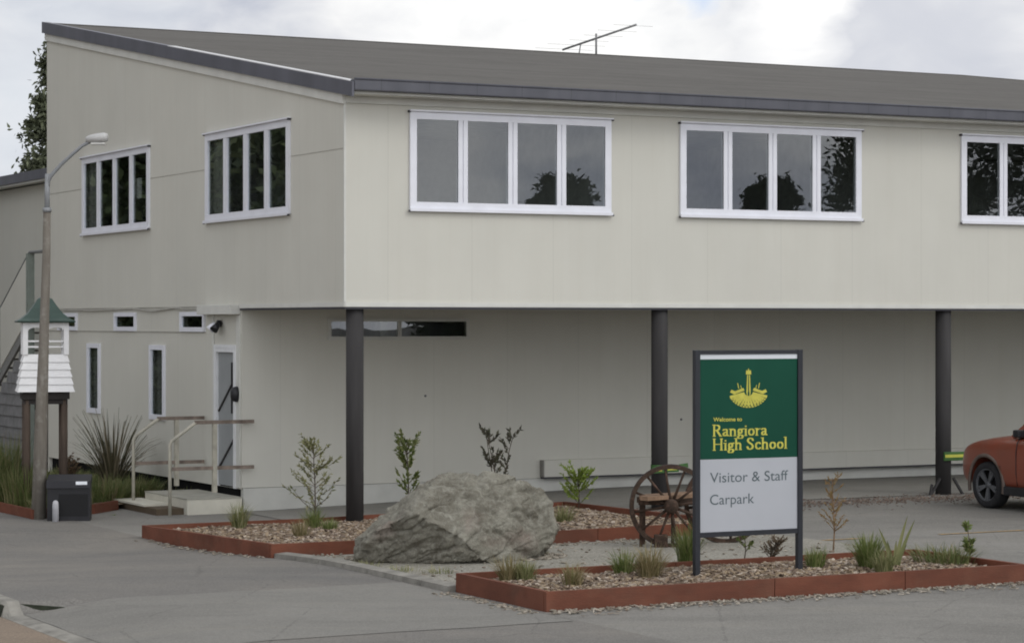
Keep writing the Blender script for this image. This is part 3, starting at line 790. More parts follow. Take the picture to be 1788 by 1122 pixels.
# ------------------------------------------------------------------ concrete steps and rails at the side door
ES = empty('entrance_steps', st(-0.5, 4.5, -0.16), PHI, 'pale concrete landing with one low step below the grey side door', 'steps')
M_cream = plain('painted_concrete', (.56, .54, .46), .75, var=.1, sc=3, bump=.2)
q = MB(); q.box(-.32, .485, -.94, .85, -.2, .195, bev=.008); lo_ = q.build('landing', M_cream, ES)
q = MB(); q.box(-.325, .49, -.945, .855, .197, .212); q.build('top_slab', plain('slab_top', (.36, .35, .30), .85, var=.15, sc=4), lo_)
q = MB(); q.box(-.72, -.322, -.80, 1.0, -.2, .075); s_ = q.build('step', plain('step_brown', (.10, .075, .05), .8), ES)
q = MB(); q.box(-.74, -.322, -.30, 1.02, .077, .105); q.build('tread', M_cream, s_)
def rail(t, label):
    zg = gst(-1.08, t)
    E_ = empty('handrail', st(-1.08, t, zg), PHI, label, 'handrail', 'handrails of the side door steps')
    z1 = 1.10 - zg; z0 = .80 - zg
    q = MB(); q.tube([(0, 0, -.05), (0, 0, z0), (.02, 0, z0 + .05), (.33, 0, z1 - .03), (.38, 0, z1)], .024, 10); q.build('bent_post', M_pipe, E_)
    q = MB(); q.bar((.36, 0, z1 + .005), (1.07 if t > 4 else 1.23, 0, z1 + .005), .045, .05); q.build('top_rail', M_rail, E_)
    q = MB(); q.bar((.025, 0, .47 - zg), (1.07 if t > 4 else 1.23, 0, .47 - zg), .04, .05); q.build('lower_rail', M_rail, E_)
    q = MB(); q.box(.62, .68, -.03, .03, .30, z1 - .02); q.build('post', M_pipe, E_)
rail(3.54, 'nearer pipe and timber handrail along the front edge of the side door landing')
rail(5.10, 'farther pipe and timber handrail, the one against the garden with flax')

# ------------------------------------------------------------------ aerial on the ridge
AE = empty('tv_aerial', st(10.95, TR + .05, rz(TR) - .05), 0, 'thin metal television aerial on the roof ridge against white cloud', 'aerial')
M_alu = plain('aerial_metal', (.22, .22, .22), .5, .4)
q = MB(); q.tube([(0, 0, 0), (0, 0, .47)], .020, 8); q.build('mast', M_alu, AE)
bd = Vector((.90, -.40, 0)); bz = lambda k: .38 + .31 * k
q = MB(); q.tube([bd * -.72 + Vector((0, 0, bz(-.62))), bd * .85 + Vector((0, 0, bz(.72)))], .021, 8); q.tube([bd * -.33 + Vector((0, 0, bz(-.3))), bd * -.38 + Vector((0, 0, -.0))], .013, 6); q.build('boom', M_alu, AE)
q = MB(); pd = Vector((.92, .38, .0))
for k in (-.68, -.42, -.15, .15, .45, .78):
    p = bd * k + Vector((0, 0, bz(k * .86))); l_ = .62 if k < -.3 else .42
    q.tube([p - pd * l_, p + pd * l_], .0032, 5)
q.build('element', plain('element_metal', (.45, .45, .45), .5, .4), AE)

# ------------------------------------------------------------------ street lamp
p = at(67, 905)
LP = empty('street_lamp', p, 0, 'leaning weathered pole street lamp with curved arm in front of the white belfry', 'street lamp')
def pole_mat():
    a = MT('weathered_pole')
    f = a.ramp(a.noise(3, 6, stretch=(3, 3, .35)), .3, .7)
    cc = a.mix(f, (.13, .115, .095), (.24, .22, .19))
    cc = a.mix(a.math('MULTIPLY', a.ramp(a.noise(9, 5), .52, .7), .5), cc, (.32, .31, .28))
    a.bump(a.noise(12, 5, stretch=(4, 4, .5)), .5)
    return a.done(cc, .85)
q = MB(); q.tube([(0, 0, -.1), (.035, 0, 1.2), (.075, 0, 2.4), (.108, 0, 3.52), (.118, 0, 4.18)], [.105, .088, .068, .056, .050], 16); po = q.build('pole', pole_mat(), LP)
M_galv = plain('galvanised_steel', (.24, .25, .26), .5, .4, var=.15)
q = MB(); q.tube([(.118, 0, 4.12), (.122, 0, 4.67)], [.038, .033], 10); q.tube([(.118, 0, 4.15), (.118, 0, 4.21)], .060, 12); q.tube([(.122, 0, 4.46), (.135, -.002, 4.575), (.17, -.01, 4.64), (.32, -.03, 4.80), (.485, -.045, 4.945), (.60, -.06, 5.04), (.74, -.07, 5.115)], [.030, .030, .027, .025, .024, .024, .024], 10); q.build('arm', M_galv, LP)
hd = MB()
for k in range(1):
    prof = [(.655, .03, .03), (.69, .06, .05), (.78, .085, .065), (.90, .09, .07), (.95, .06, .05)]
    vs = []; fs = []; n = 12
    for x, w_, h_ in prof:
        for i in range(n):
            a_ = 2 * math.pi * i / n
            vs.append((x + .0, -.07 + w_ * math.cos(a_), 5.125 + (x - .6) * .09 + h_ * math.sin(a_)))
    for i in range(len(prof) - 1):
        for kk in range(n):
            fs.append((i * n + kk, i * n + (kk + 1) % n, (i + 1) * n + (kk + 1) % n, (i + 1) * n + kk))
    fs.append(list(range(n))); fs.append([(len(prof) - 1) * n + i for i in range(n)])
    hd.add(vs, fs, True)
ho = hd.build('lamp_head', plain('lamp_shell', (.46, .46, .45), .45), LP)
q = MB(); q.box(.73, .92, -.13, -.01, 5.055, 5.085, bev=.008); q.build('lens', plain('lamp_lens', (.55, .55, .52), .2, .5), ho)

# ------------------------------------------------------------------ white belfry on posts
p = Vector(((78 - CX) / FPX * 35.2, 35.2, 0)); p.z = gh(p.x, p.y)
BF = empty('belfry', p, R(14), 'miniature white belfry with flared green roof standing on brown timber posts', 'belfry')
gz0 = -p.z
M_bw = plain('belfry_white', (.80, .80, .80), .55, var=.05)
M_brown = plain('belfry_timber', (.075, .055, .042), .8, var=.3, sc=5, stretch=(2, 2, .4))
for i, (x, y) in enumerate(((-.26, -.26), (.26, -.26), (-.26, .26), (.26, .26))):
    q = MB(); q.tube([(x, y, -.1), (x, y, 1.40 + gz0)], .047, 12); q.build('leg', M_brown, BF)
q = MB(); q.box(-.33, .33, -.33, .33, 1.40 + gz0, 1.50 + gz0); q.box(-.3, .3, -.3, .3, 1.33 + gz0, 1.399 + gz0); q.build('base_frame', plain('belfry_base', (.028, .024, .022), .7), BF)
q = MB(); nb = 5
for i in range(nb):
    za = 1.505 + i * .105; wa = .400 - i * .017; wb = wa - .036
    vs = [(-wa, -wa, za), (wa, -wa, za), (wa, wa, za), (-wa, wa, za), (-wb, -wb, za + .108), (wb, -wb, za + .108), (wb, wb, za + .108), (-wb, wb, za + .108)]
    vs = [Vector((x, y, z + gz0)) for x, y, z in vs]
    q.add(vs, [(0, 3, 2, 1), (4, 5, 6, 7), (0, 1, 5, 4), (1, 2, 6, 5), (2, 3, 7, 6), (3, 0, 4, 7)])
q.build('weatherboard_skirt', M_bw, BF)
def arch_panel(mb, x0, x1, y, z0, z1, zarch, M):
    n = 8; xm = (x0 + x1) / 2; r = (x1 - x0) / 2
    for i in range(n):
        a0 = math.pi - math.pi * i / n; a1 = math.pi - math.pi * (i + 1) / n
        xa, xb = xm + r * math.cos(a0), xm + r * math.cos(a1); ya, yb = zarch + .5 * r * math.sin(a0), zarch + .5 * r * math.sin(a1)
        vs = [M @ Vector(v) for v in ((xa, y, ya), (xb, y, yb), (xb, y, z1), (xa, y, z1), (xa, y + .03, ya), (xb, y + .03, yb), (xb, y + .03, z1), (xa, y + .03, z1))]
        mb.add(vs, [(0, 1, 2, 3), (4, 7, 6, 5), (0, 4, 5, 1), (2, 6, 7, 3)])
zt0, zt1 = 2.03 + gz0, 2.49 + gz0
q = MB()
for x in (-.285, .285):
    for y in (-.285, .285): q.box(x - .035, x + .035, y - .035, y + .035, zt0, zt1)
for k in range(4):
    Mx = Matrix.Rotation(R(90) * k, 4, 'Z')
    q.box(-.025, .025, -.315, -.265, zt0, zt1, Mx)
    arch_panel(q, -.25, -.026, -.308, zt0, zt1 - .002, zt1 - .13, Mx); arch_panel(q, .026, .25, -.308, zt0, zt1 - .002, zt1 - .13, Mx)
q.build('arcade', M_bw, BF)
q = MB()
for k in range(4):
    Mx = Matrix.Rotation(R(90) * k, 4, 'Z')
    for z in (.10, .18): q.box(-.25, .25, -.30, -.27, zt0 + z, zt0 + z + .022, Mx)
q.build('railing', M_bw, BF)
q = MB(); prof = [(.40, 2.485), (.41, 2.505), (.33, 2.545), (.24, 2.62), (.165, 2.72), (.10, 2.82), (.0, 2.88)]
vs = []; fs = []
for h_, z in prof:
    vs += [(-h_, -h_, z + gz0), (h_, -h_, z + gz0), (h_, h_, z + gz0), (-h_, h_, z + gz0)]
for i in range(len(prof) - 1):
    for k in range(4): fs.append((i * 4 + k, i * 4 + (k + 1) % 4, i * 4 + 4 + (k + 1) % 4, i * 4 + 4 + k))
fs.append((0, 1, 2, 3))
q.add(vs, fs); q.build('roof', plain('green_metal', (.030, .060, .048), .45, .45, var=.15), BF)

# ------------------------------------------------------------------ black cabinet and capped pipe
p = at(121, 907)
CB = empty('utility_cabinet', p, R(6), 'squat black cabinet with sloped lid and white sticker beside the lamp pole', 'cabinet')
q = MB(); q.box(-.285, .285, -.16, .22, -.03, .50, bev=.012); bo = q.build('body', M_black, CB)
q = MB(); q.add([(-.29, -.20, .44), (.29, -.20, .44), (.29, .23, .50), (-.29, .23, .50), (-.29, -.18, .535), (.29, -.18, .535), (.29, .23, .60), (-.29, .23, .60)], [(0, 1, 2, 3), (4, 5, 6, 7), (0, 1, 5, 4), (1, 2, 6, 5), (2, 3, 7, 6), (3, 0, 4, 7)]); q.build('lid', plain('cabinet_lid', (.018, .018, .022), .5), CB)
q = MB(); q.box(-.13, .26, -.166, -.161, .06, .36); q.build('door_panel', plain('cabinet_door', (.007, .007, .008), .5), CB)
q = MB(); q.add([(.10, -.1955, .485), (.25, -.1955, .485), (.25, -.186, .528), (.10, -.186, .528)], [(0, 1, 2, 3)]); q.build('sticker', plain('sticker_white', (.72, .75, .78), .5), CB)
p = at(97, 910)
PP = MB().lathe([(0, -.05), (.042, -.05), (.042, .23), (.036, .262), (.02, .28), (0, .286)], 16)
o = PP.build('capped_pipe', plain('pipe_grey', (.42, .42, .44), .6, var=.15, sc=9)); o.location = p
tag(o, 'short pale grey capped pipe standing before the black cabinet', 'pipe')

# ------------------------------------------------------------------ timber edged garden beds
def board(mb, sA, tA, sB, tB, h, th=.05, down=.08):
    za, zb = gst(sA, tA), gst(sB, tB)
    d = Vector((sB - sA, tB - tA, 0)).normalized(); n = Vector((-d.y, d.x, 0)) * th
    pts = []
    for (s, t, z) in ((sA, tA, za), (sB, tB, zb)):
        for k in (0, 1):
            for zz in (z - down, z + h):
                pts.append(st(s + n.x * k, t + n.y * k, zz))
    mb.add(pts, [(0, 1, 3, 2), (4, 6, 7, 5), (0, 4, 5, 1), (2, 3, 7, 6), (1, 5, 7, 3), (0, 2, 6, 4)])
def bed(name, label, s0, s1, t0, t1, h, mh, splits):
    E_ = empty(name, (0, 0, 0), 0, label, 'garden bed')
    c_ = st((s0 + s1) / 2, (t0 + t1) / 2); c_.z = gh(c_.x, c_.y); E_.location = c_
    inv = Matrix.Translation(-c_)
    def put(mb):
        mb.v = [tuple(inv @ Vector(v)) for v in mb.v]; return mb
    ss = [s0] + list(splits) + [s1]
    for a, b in zip(ss[:-1], ss[1:]):
        m_ = MB(); board(m_, a + .004, t0, b - .004, t0, h * random.uniform(.96, 1.0)); put(m_).build('board', M_timber, E_)
        m_ = MB(); board(m_, b - .004, t1, a + .004, t1, h * random.uniform(.97, 1.03)); put(m_).build('board', M_timber, E_)
    m_ = MB(); board(m_, s0, t1 - .052, s0, t0 + .052, h * .99); put(m_).build('board', M_timber, E_)
    m_ = MB(); board(m_, s1, t0 + .052, s1, t1 - .052, h * .99); put(m_).build('board', M_timber, E_)
    def mz(s, t):
        u_ = (s - s0) / (s1 - s0); v_ = (t - t0) / (t1 - t0)
        return gst(s, t) + mh + .05 * math.sin(math.pi * max(0, min(1, u_))) * math.sin(math.pi * max(0, min(1, v_))) + .015 * mnoise.noise(Vector((s * 2.3, t * 2.3, 1)))
    so_ = MB(); ns = int((s1 - s0) / .12); ntt = int((t1 - t0) / .12); vs = []; fs = []
    for j_ in range(ntt + 1):
        for i in range(ns + 1):
            s = s0 + .05 + (s1 - s0 - .1) * i / ns; t = t0 + .05 + (t1 - t0 - .1) * j_ / ntt
            vs.append(st(s, t, mz(s, t)))
    for j_ in range(ntt):
        for i in range(ns):
            a = j_ * (ns + 1) + i; fs.append((a, a + 1, a + ns + 2, a + ns + 1))
    so_.add(vs, fs, True); put(so_).build('soil', M_soil, E_)
    return mz
def chip(mb, p, L_, W_, T_, flat=1.0):
    M = Matrix.Translation(p) @ Matrix.Rotation(random.uniform(0, 6.28), 4, 'Z') @ Matrix.Rotation(random.gauss(0, .35 * flat), 4, 'X') @ Matrix.Rotation(random.gauss(0, .30 * flat), 4, 'Y')
    k = random.uniform(.5, 1)
    vs = [M @ Vector(v) for v in ((-L_, -W_, 0), (L_ * k, -W_, 0), (L_, W_ * k, 0), (-L_ * k, W_, 0), (-L_, -W_, T_), (L_ * k, -W_, T_), (L_, W_ * k, T_), (-L_ * k, W_, T_))]
    mb.add(vs, [(0, 3, 2, 1), (4, 5, 6, 7), (0, 1, 5, 4), (1, 2, 6, 5), (2, 3, 7, 6), (3, 0, 4, 7)])
FB = (-2.45, 2.78, -10.0, -8.22)
LB = (-2.55, 3.4, -3.88, 0.42)
mzF = bed('garden_bed', 'nearest timber edged garden bed, the one the school sign stands in', *FB, .175, .105, (-.1, 1.35))
mzL = bed('garden_bed', 'timber edged garden bed behind the boulder at the foot of the corner column', *LB, .155, .10, (-.4, 1.5))
ch = MB()
for (b_, mz_, n_) in ((FB, mzF, 5200), (LB, mzL, 7000)):
    for _ in range(n_):
        s = random.uniform(b_[0] + .08, b_[1] - .08); t = random.uniform(b_[2] + .08, b_[3] - .08)
        chip(ch, st(s, t, mz_(s, t) + .004), random.uniform(.012, .042), random.uniform(.008, .019), random.uniform(.004, .012))
tag(ch.build('wood_chips', M_chips, fix=False), 'pale brown wood chip mulch spread over the garden beds', 'mulch', kind='stuff')
ch = MB()
for _ in range(1000):                                             # chips spilled at the foot of the boards
    if random.random() < .72:
        s = random.uniform(-2.5, 3.0); t = FB[2] - abs(random.gauss(0, .15)) - .01
    else:
        t = random.uniform(-10.1, -8.3) if random.random() < .5 else random.uniform(-3.8, 0); s = -2.56 - abs(random.gauss(0, .08))
    chip(ch, st(s, t, gst(s, t) + .006), random.uniform(.008, .03), random.uniform(.006, .014), random.uniform(.003, .01), .6)
for _ in range(900):
    s = random.uniform(-2.2, 3.5); t = random.choice((random.gauss(-4.15, .15), random.uniform(-8.1, -4.1), random.gauss(-8.0, .12)))
    chip(ch, st(s, t, gst(s, t) + .014), random.uniform(.008, .03), random.uniform(.006, .016), random.uniform(.004, .014), .6)
rc_ = at(795, 975)
for _ in range(500):
    a = random.uniform(0, 6.2832); k_ = random.uniform(.9, 1.12)
    x = rc_.x + 1.06 * k_ * math.cos(a); y = rc_.y + .1 + .62 * k_ * math.sin(a)
    chip(ch, Vector((x, y, gh(x, y) + .014)), random.uniform(.008, .028), random.uniform(.007, .018), random.uniform(.006, .016), .6)
tag(ch.build('spilled_chips', M_stones, fix=False), 'pale chips and pebbles scattered at the foot of the timber boards', 'chips', kind='stuff')
ch = MB()
for _ in range(2600):
    s = random.uniform(3.6, 10.6); t = random.gauss(-.55, .33) + .25 * mnoise.noise(Vector((s * .9, 0, 3)))
    chip(ch, st(s, t, gst(s, t) + .004), random.uniform(.006, .022), random.uniform(.005, .013), random.uniform(.002, .006))
tag(ch.build('leaf_litter', M_litter, fix=False), 'drift of dry brown leaves across the carpark before the columns', 'leaf litter', kind='stuff')

# ------------------------------------------------------------------ boulder
def rock():
    pts = [(-1.09, -.50, -.08), (-1.04, -.30, .24), (-.86, -.05, .42), (-.66, -.05, .54), (-.40, -.10, .76), (-.17, -.05, .91), (.09, .02, .90), (.40, .12, .90), (.66, .05, .89), (.90, .05, .75),
           (1.06, .1, .53), (1.13, .1, .35), (.99, -.05, .15), (.72, -.30, -.08), (.34, -.50, -.08), (-.30, -.30, -.08), (-.92, -.36, -.08), (-1.03, -.52, .10), (-.84, -.72, .34), (-.40, -.90, .56), (.08, -.86, .30), (.30, -.74, .04), (-.30, -.55, .74), (.40, -.60, .38), (.62, -.40, .40), (.85, -.25, .22),
           (-.9, .6, -.08), (-.5, .8, .4), (.2, .85, .5), (.7, .75, .4), (.9, .6, -.08), (0, .95, -.08)]
    bm = bmesh.new()
    for q_ in pts: bm.verts.new(q_)
    bmesh.ops.convex_hull(bm, input=bm.verts[:])
    bmesh.ops.triangulate(bm, faces=bm.faces[:])
    for _ in range(6):
        bmesh.ops.subdivide_edges(bm, edges=[e_ for e_ in bm.edges if e_.calc_length() > .032], cuts=1, use_grid_fill=True)
        bmesh.ops.triangulate(bm, faces=bm.faces[:])
    for _ in range(2): bmesh.ops.smooth_vert(bm, verts=bm.verts[:], factor=.4, use_axis_x=True, use_axis_y=True, use_axis_z=True)
    bm.normal_update()
    for v in bm.verts:
        c_ = v.co.copy(); n = v.normal.copy()
        a = mnoise.fractal(c_ * 1.9 + Vector((3, 1, 7)), .9, 2.1, 6)
        w_ = Vector((c_.x * 2.2 + c_.z * 1.6, c_.y * 2.2, c_.z * 5.0 - c_.x * 2.2)) + mnoise.noise_vector(c_ * 2.5) * .5
        b = abs(mnoise.noise(w_)); b2 = abs(mnoise.noise(w_ * 2.6 + Vector((9, 4, 2))))
        d = mnoise.fractal(c_ * 8.0, .8, 2, 5)
        v.co = c_ + n * (.045 * a - .042 * max(0, .20 - b) / .2 - .018 * max(0, .16 - b2) / .16 + .016 * d)
    me = bpy.data.meshes.new('boulder'); bm.to_mesh(me); bm.free()
    for p_ in me.polygons: p_.use_smooth = True
    me.materials.append(M_rock)
    o = bpy.data.objects.new('boulder', me); col.objects.link(o)
    return o
p = at(795, 975)
bo = rock(); bo.location = (p.x, p.y, p.z); bo.rotation_euler = (0, 0, 0)
tag(bo, 'large rough grey boulder resting on gravel between the two garden beds', 'boulder')

# ------------------------------------------------------------------ school sign
sL = -.47; sR = .668; tS = -9.25
zb0 = mzF(sL, tS)
SG = empty('school_sign', st(sL, tS, 0), PHI, 'tall green and grey school sign on two black posts in the front bed', 'sign')
SW = sR - sL
M_post = plain('sign_post_black', (.018, .020, .026), .4, .4, var=.1)
def satin(name, c, var=.05): return plain(name, c, .38, .35, var=var, sc=1.2)
M_sgreen = plain('sign_green', (.008, .062, .038), .5, .12, var=.12, sc=1.2)
M_sgrey = satin('sign_grey', (.41, .425, .455))
M_swhite = satin('sign_white', (.62, .65, .68))
M_ylw = plain('sign_yellow', (.50, .47, .085), .5, .2, var=.15, sc=15)
M_ink = plain('sign_ink', (.10, .125, .135), .5, .2)
for x in (0, SW):
    q = MB(); q.box(x - .027, x + .027, -.027, .027, -.2, 2.235, bev=.004); q.build('post', M_post, SG)
for za, zb in ((2.195, 2.232), (.50, .545)):
    q = MB(); q.box(.028, SW - .028, -.022, .022, za, zb); q.build('cross_rail', M_post, SG)
q = MB(); q.box(.028, SW - .028, -.012, .012, 1.222, 2.148); gp = q.build('green_panel', M_sgreen, SG)
q = MB(); q.box(.028, SW - .028, -.012, .012, .546, 1.220); wp = q.build('grey_panel', M_sgrey, SG)
q = MB(); q.box(.028, SW - .028, -.012, .012, 2.150, 2.194); q.build('white_strip', M_swhite, SG)
def hull2(pts):
    pts = sorted(set(pts))
    def half(ps):
        h = []
        for p_ in ps:
            while len(h) >= 2 and (h[-1][0] - h[-2][0]) * (p_[1] - h[-2][1]) - (h[-1][1] - h[-2][1]) * (p_[0] - h[-2][0]) <= 0: h.pop()
            h.append(p_)
        return h
    a = half(pts); b = half(pts[::-1])
    return a[:-1] + b[:-1]
def circ(cx_, cy_, rx, ry, n=14): return [(cx_ + rx * math.cos(6.2832 * i / n), cy_ + ry * math.sin(6.2832 * i / n)) for i in range(n + 1)]
SERIF = {
 'R': (.74, [[(.14, 0), (.14, 1)], [(.14, .97), (.40, .97), (.53, .86), (.53, .66), (.40, .53), (.14, .50)], [(.34, .52), (.62, 0)]], [(.14, 0), (.11, 1), (.63, 0)]),
 'a': (.54, [[(.09, .50), (.17, .60), (.30, .60), (.37, .50), (.37, .08), (.46, .02)], [(.37, .36), (.18, .31), (.10, .20), (.12, .06), (.21, .02), (.37, .12)]], []),
 'n': (.60, [[(.12, 0), (.12, .60)], [(.12, .48), (.25, .60), (.38, .57), (.44, .44), (.44, 0)]], [(.12, 0), (.44, 0), (.08, .60)]),
 'g': (.54, [circ(.24, .40, .13, .19), [(.34, .55), (.48, .60)], [(.14, .22), (.11, .10), (.38, .04), (.45, -.08), (.36, -.24), (.13, -.24), (.06, -.12), (.16, .02)]], []),
 'i': (.28, [[(.13, 0), (.13, .60)], [(.13, .80), (.13, .84)]], [(.13, 0), (.09, .60)]),
 'o': (.58, [circ(.28, .30, .19, .28)], []),
 'r': (.42, [[(.12, 0), (.12, .60)], [(.12, .44), (.22, .57), (.36, .57)]], [(.12, 0), (.08, .60)]),
 'H': (.86, [[(.14, 0), (.14, 1)], [(.68, 0), (.68, 1)], [(.14, .52), (.68, .52)]], [(.14, 0), (.14, 1), (.68, 0), (.68, 1)]),
 'h': (.60, [[(.12, 0), (.12, 1)], [(.12, .48), (.25, .60), (.38, .57), (.44, .44), (.44, 0)]], [(.12, 0), (.44, 0), (.08, 1)]),
 'S': (.64, [[(.50, .78), (.46, .94), (.30, 1), (.15, .93), (.10, .77), (.20, .61), (.40, .45), (.50, .27), (.44, .08), (.28, 0), (.13, .06), (.07, .24)]], []),
 'c': (.50, [[(.42, .48), (.31, .60), (.17, .56), (.09, .40), (.09, .20), (.17, .05), (.31, .01), (.43, .12)]], []),
 'l': (.28, [[(.12, 0), (.12, 1)]], [(.12, 0), (.08, 1)]),
 ' ': (.30, [], []),
}
def serif_line(text, x, z, h, width):
    adv = sum(SERIF[c_][0] for c_ in text); kx = width / adv
    mb = MB(); cx_ = 0; dep = 0
    def stroke(pts, w_, t_):
        nonlocal dep
        for a, b in zip(pts[:-1], pts[1:]):
            dep += 1
            hp = hull2([(p_[0] + dx * w_ / 2, p_[1] + dy * t_ / 2) for p_ in (a, b) for dx in (-1, 1) for dy in (-1, 1)])
            y = -.0135 - dep * .00001
            mb.add([(x + px_ * kx, y, z + pz * h) for px_, pz in hp], [list(range(len(hp)))])
    for c_ in text:
        a_, paths, serifs = SERIF[c_]
        for pth in paths: stroke([(cx_ + u_, v_) for u_, v_ in pth], .135, .07)
        for (u_, v_) in serifs: stroke([(cx_ + u_ - .10, v_), (cx_ + u_ + .10, v_)], .04, .06)
        cx_ += a_
    return mb.build('lettering', M_ylw, gp, fix=False)
serif_line('Rangiora', .165, 1.435, .105, .61)
serif_line('High School', .165, 1.305, .105, .835)
def sans(text, x, z, size, width, m_, parent, off=0.0):
    cu = bpy.data.curves.new('txt', 'FONT'); cu.body = text; cu.size = size; cu.fill_mode = 'FRONT'; cu.offset = off
    to = bpy.data.objects.new('txt', cu); col.objects.link(to)
    dg = bpy.context.evaluated_depsgraph_get()
    me = bpy.data.meshes.new_from_object(to.evaluated_get(dg))
    bpy.data.objects.remove(to)
    xs = [v.co.x for v in me.vertices]; w_ = max(xs) - min(xs); x0 = min(xs)
    for v in me.vertices:
        v.co = Vector((x + (v.co.x - x0) * width / w_, -.0138, z + v.co.y))
    me.materials.clear(); me.materials.append(m_); me.name = 'lettering'
    o = bpy.data.objects.new('lettering', me); col.objects.link(o); o.parent = parent
    return o
sans('Welcome to', .175, 1.572, .052, .315, M_ylw, gp, .001)
sans('Visitor & Staff', .14, 1.005, .135, .865, M_ink, wp)
sans('Carpark', .14, .80, .135, .485, M_ink, wp)
# emblem: tall mast over a fan shaped bowl of leaves
em = MB(); ex, ez = .563, 1.79; dd_ = 0
def epoly(pts, y=None):
    global dd_
    dd_ += 1
    em.add([(ex + a, -.0135 - dd_ * .00002, ez + b) for a, b in pts], [list(range(len(pts)))])
epoly([(-.014, .0), (-.024, .05), (-.010, .05), (-.010, .0)]); epoly([(.014, .0), (.024, .05), (.010, .05), (.010, .0)])
epoly([(-.024, .05), (-.016, .21), (-.004, .21), (-.006, .05)]); epoly([(.024, .05), (.016, .21), (.004, .21), (.006, .05)])
epoly([(-.030, .215), (.030, .215), (.026, .255), (.010, .25), (0, .275), (-.010, .25), (-.026, .255)])
for i in range(13):                                              # ribs of the fan
    a = R(200 + 140 * i / 12); r0, r1 = .045, (.195 if i in (0, 12) else .175)
    ca, sa = math.cos(a), math.sin(a)
    w_ = .014
    epoly([(r0 * ca * 1.1 - sa * -w_ * .5, r0 * sa + .06 - ca * w_ * .5), (r1 * ca * 1.12 + sa * w_, (r1 * sa) * .78 + .055 - ca * w_), (r1 * ca * 1.12 - sa * w_, (r1 * sa) * .78 + .055 + ca * w_), (r0 * ca * 1.1 + sa * -w_ * .5, r0 * sa + .06 + ca * w_ * .5)])
for rr in (.10, .14, .178):
    n_ = 16
    for i in range(n_):
        a0 = R(196 + 148 * i / n_); a1 = R(196 + 148 * (i + .72) / n_)
        epoly([(rr * 1.12 * math.cos(a0), rr * .78 * math.sin(a0) + .055), (rr * 1.12 * math.cos(a1), rr * .78 * math.sin(a1) + .055), ((rr + .016) * 1.12 * math.cos(a1), (rr + .016) * .78 * math.sin(a1) + .055), ((rr + .016) * 1.12 * math.cos(a0), (rr + .016) * .78 * math.sin(a0) + .055)])
for sg in (-1, 1):
    epoly([(sg * .045, .065), (sg * .16, .03), (sg * .205, .05), (sg * .19, .075), (sg * .15, .06), (sg * .06, .09)])
    epoly([(sg * .105, .085), (sg * .115, .085), (sg * .125, .135), (sg * .117, .135)]); epoly([(sg * .075, .085), (sg * .083, .085), (sg * .092, .115), (sg * .086, .115)])
em.build('emblem', M_ylw, gp, fix=False)

# ------------------------------------------------------------------ seat made of two cart wheels
pw1 = at(1172, 956); pw2 = at(1266, 948)
WS = empty('wagon_wheel_seat', pw1, 0, 'rustic seat of two old spoked cart wheels joined by a plank', 'seat')
def oldwood():
    a = MT('old_cart_wood')
    f = a.ramp(a.noise(6, 5, stretch=(1, 1, 1)), .3, .7)
    cc = a.mix(f, (.034, .024, .018), (.080, .054, .040))
    cc = a.mix(a.math('MULTIPLY', a.ramp(a.noise(14, 4), .5, .7), .5), cc, (.17, .10, .075))
    a.bump(a.noise(30, 4), .5)
    return a.done(cc, .85, .15)
M_cart = oldwood()
def wheel(center, ry):
    Mx = Matrix.Translation(center) @ Matrix.Rotation(ry, 4, 'Z') @ Matrix.Rotation(R(90), 4, 'X')
    r = .455
    f = MB(); f.lathe([(r - .042, -.025), (r, -.025), (r, .025), (r - .042, .025), (r - .042, -.025)], 40, Mx, False)
    w_ = f.build('wheel', M_cart, WS)
    t = MB(); t.lathe([(r + .001, -.024), (r + .010, -.024), (r + .010, .024), (r + .001, .024)], 40, Mx); t.build('iron_tyre', plain('rusty_iron', (.05, .035, .03), .7, var=.3), w_)
    h = MB(); h.lathe([(0, -.13), (.045, -.13), (.05, -.09), (.08, -.06), (.085, 0), (.08, .06), (.05, .09), (0, .09)], 20, Mx); h.build('hub', M_cart, w_)
    for i in range(12):
        a = 2 * math.pi * (i + .3) / 12
        s_ = MB(); s_.tube([Mx @ Vector((math.cos(a) * .075, math.sin(a) * .075, 0)), Mx @ Vector((math.cos(a) * .25, math.sin(a) * .25, 0)), Mx @ Vector((math.cos(a) * (r - .04), math.sin(a) * (r - .04), 0))], [.018, .013, .014], 8); s_.build('spoke', M_cart, w_)
c1 = Vector((0, 0, .462)); c2 = pw2 - pw1 + Vector((0, 0, .462))
wheel(c1, R(-4)); wheel(c2, R(-4))
dv = (c2 - c1); dv.z = 0; dn = dv.normalized(); pn = Vector((-dn.y, dn.x, 0))
q = MB(); zc = .56
for k in (-1, 0, 1):
    a = Vector((0, .22, zc)) - dn * .42 + Vector((0, .13 * k, 0)); b = a + dn * (dv.length + .62)
    q.bar(a, b, .115, .045)
q.build('seat_plank', plain('seat_plank', (.24, .155, .10), .8, var=.3, sc=8, stretch=(1, 1, 1)), WS)
q = MB()
q.bar(Vector((-.36, .06, zc - .055)), Vector((.42, .06, zc - .055)), .05, .065); q.bar(Vector((-.36, .40, zc - .055)), Vector((.42, .40, zc - .055)), .05, .065)
q.tube([c1 + Vector((0, -.1, 0)), c1 + Vector((0, .5, 0))], .03, 10); q.build('axle', M_cart, WS)
for x, y in ((-.33, .03), (.02, .0), (.30, .34), (-.28, .40)):
    q = MB(); q.box(x - .018, x + .018, y + .04, y + .08, -.05, zc - .09); q.build('leg', M_cart, WS)
q = MB(); q.box(-.19, -.04, -.06, .04, .0, .15, bev=.01); q.build('foot_block', M_cart, WS)

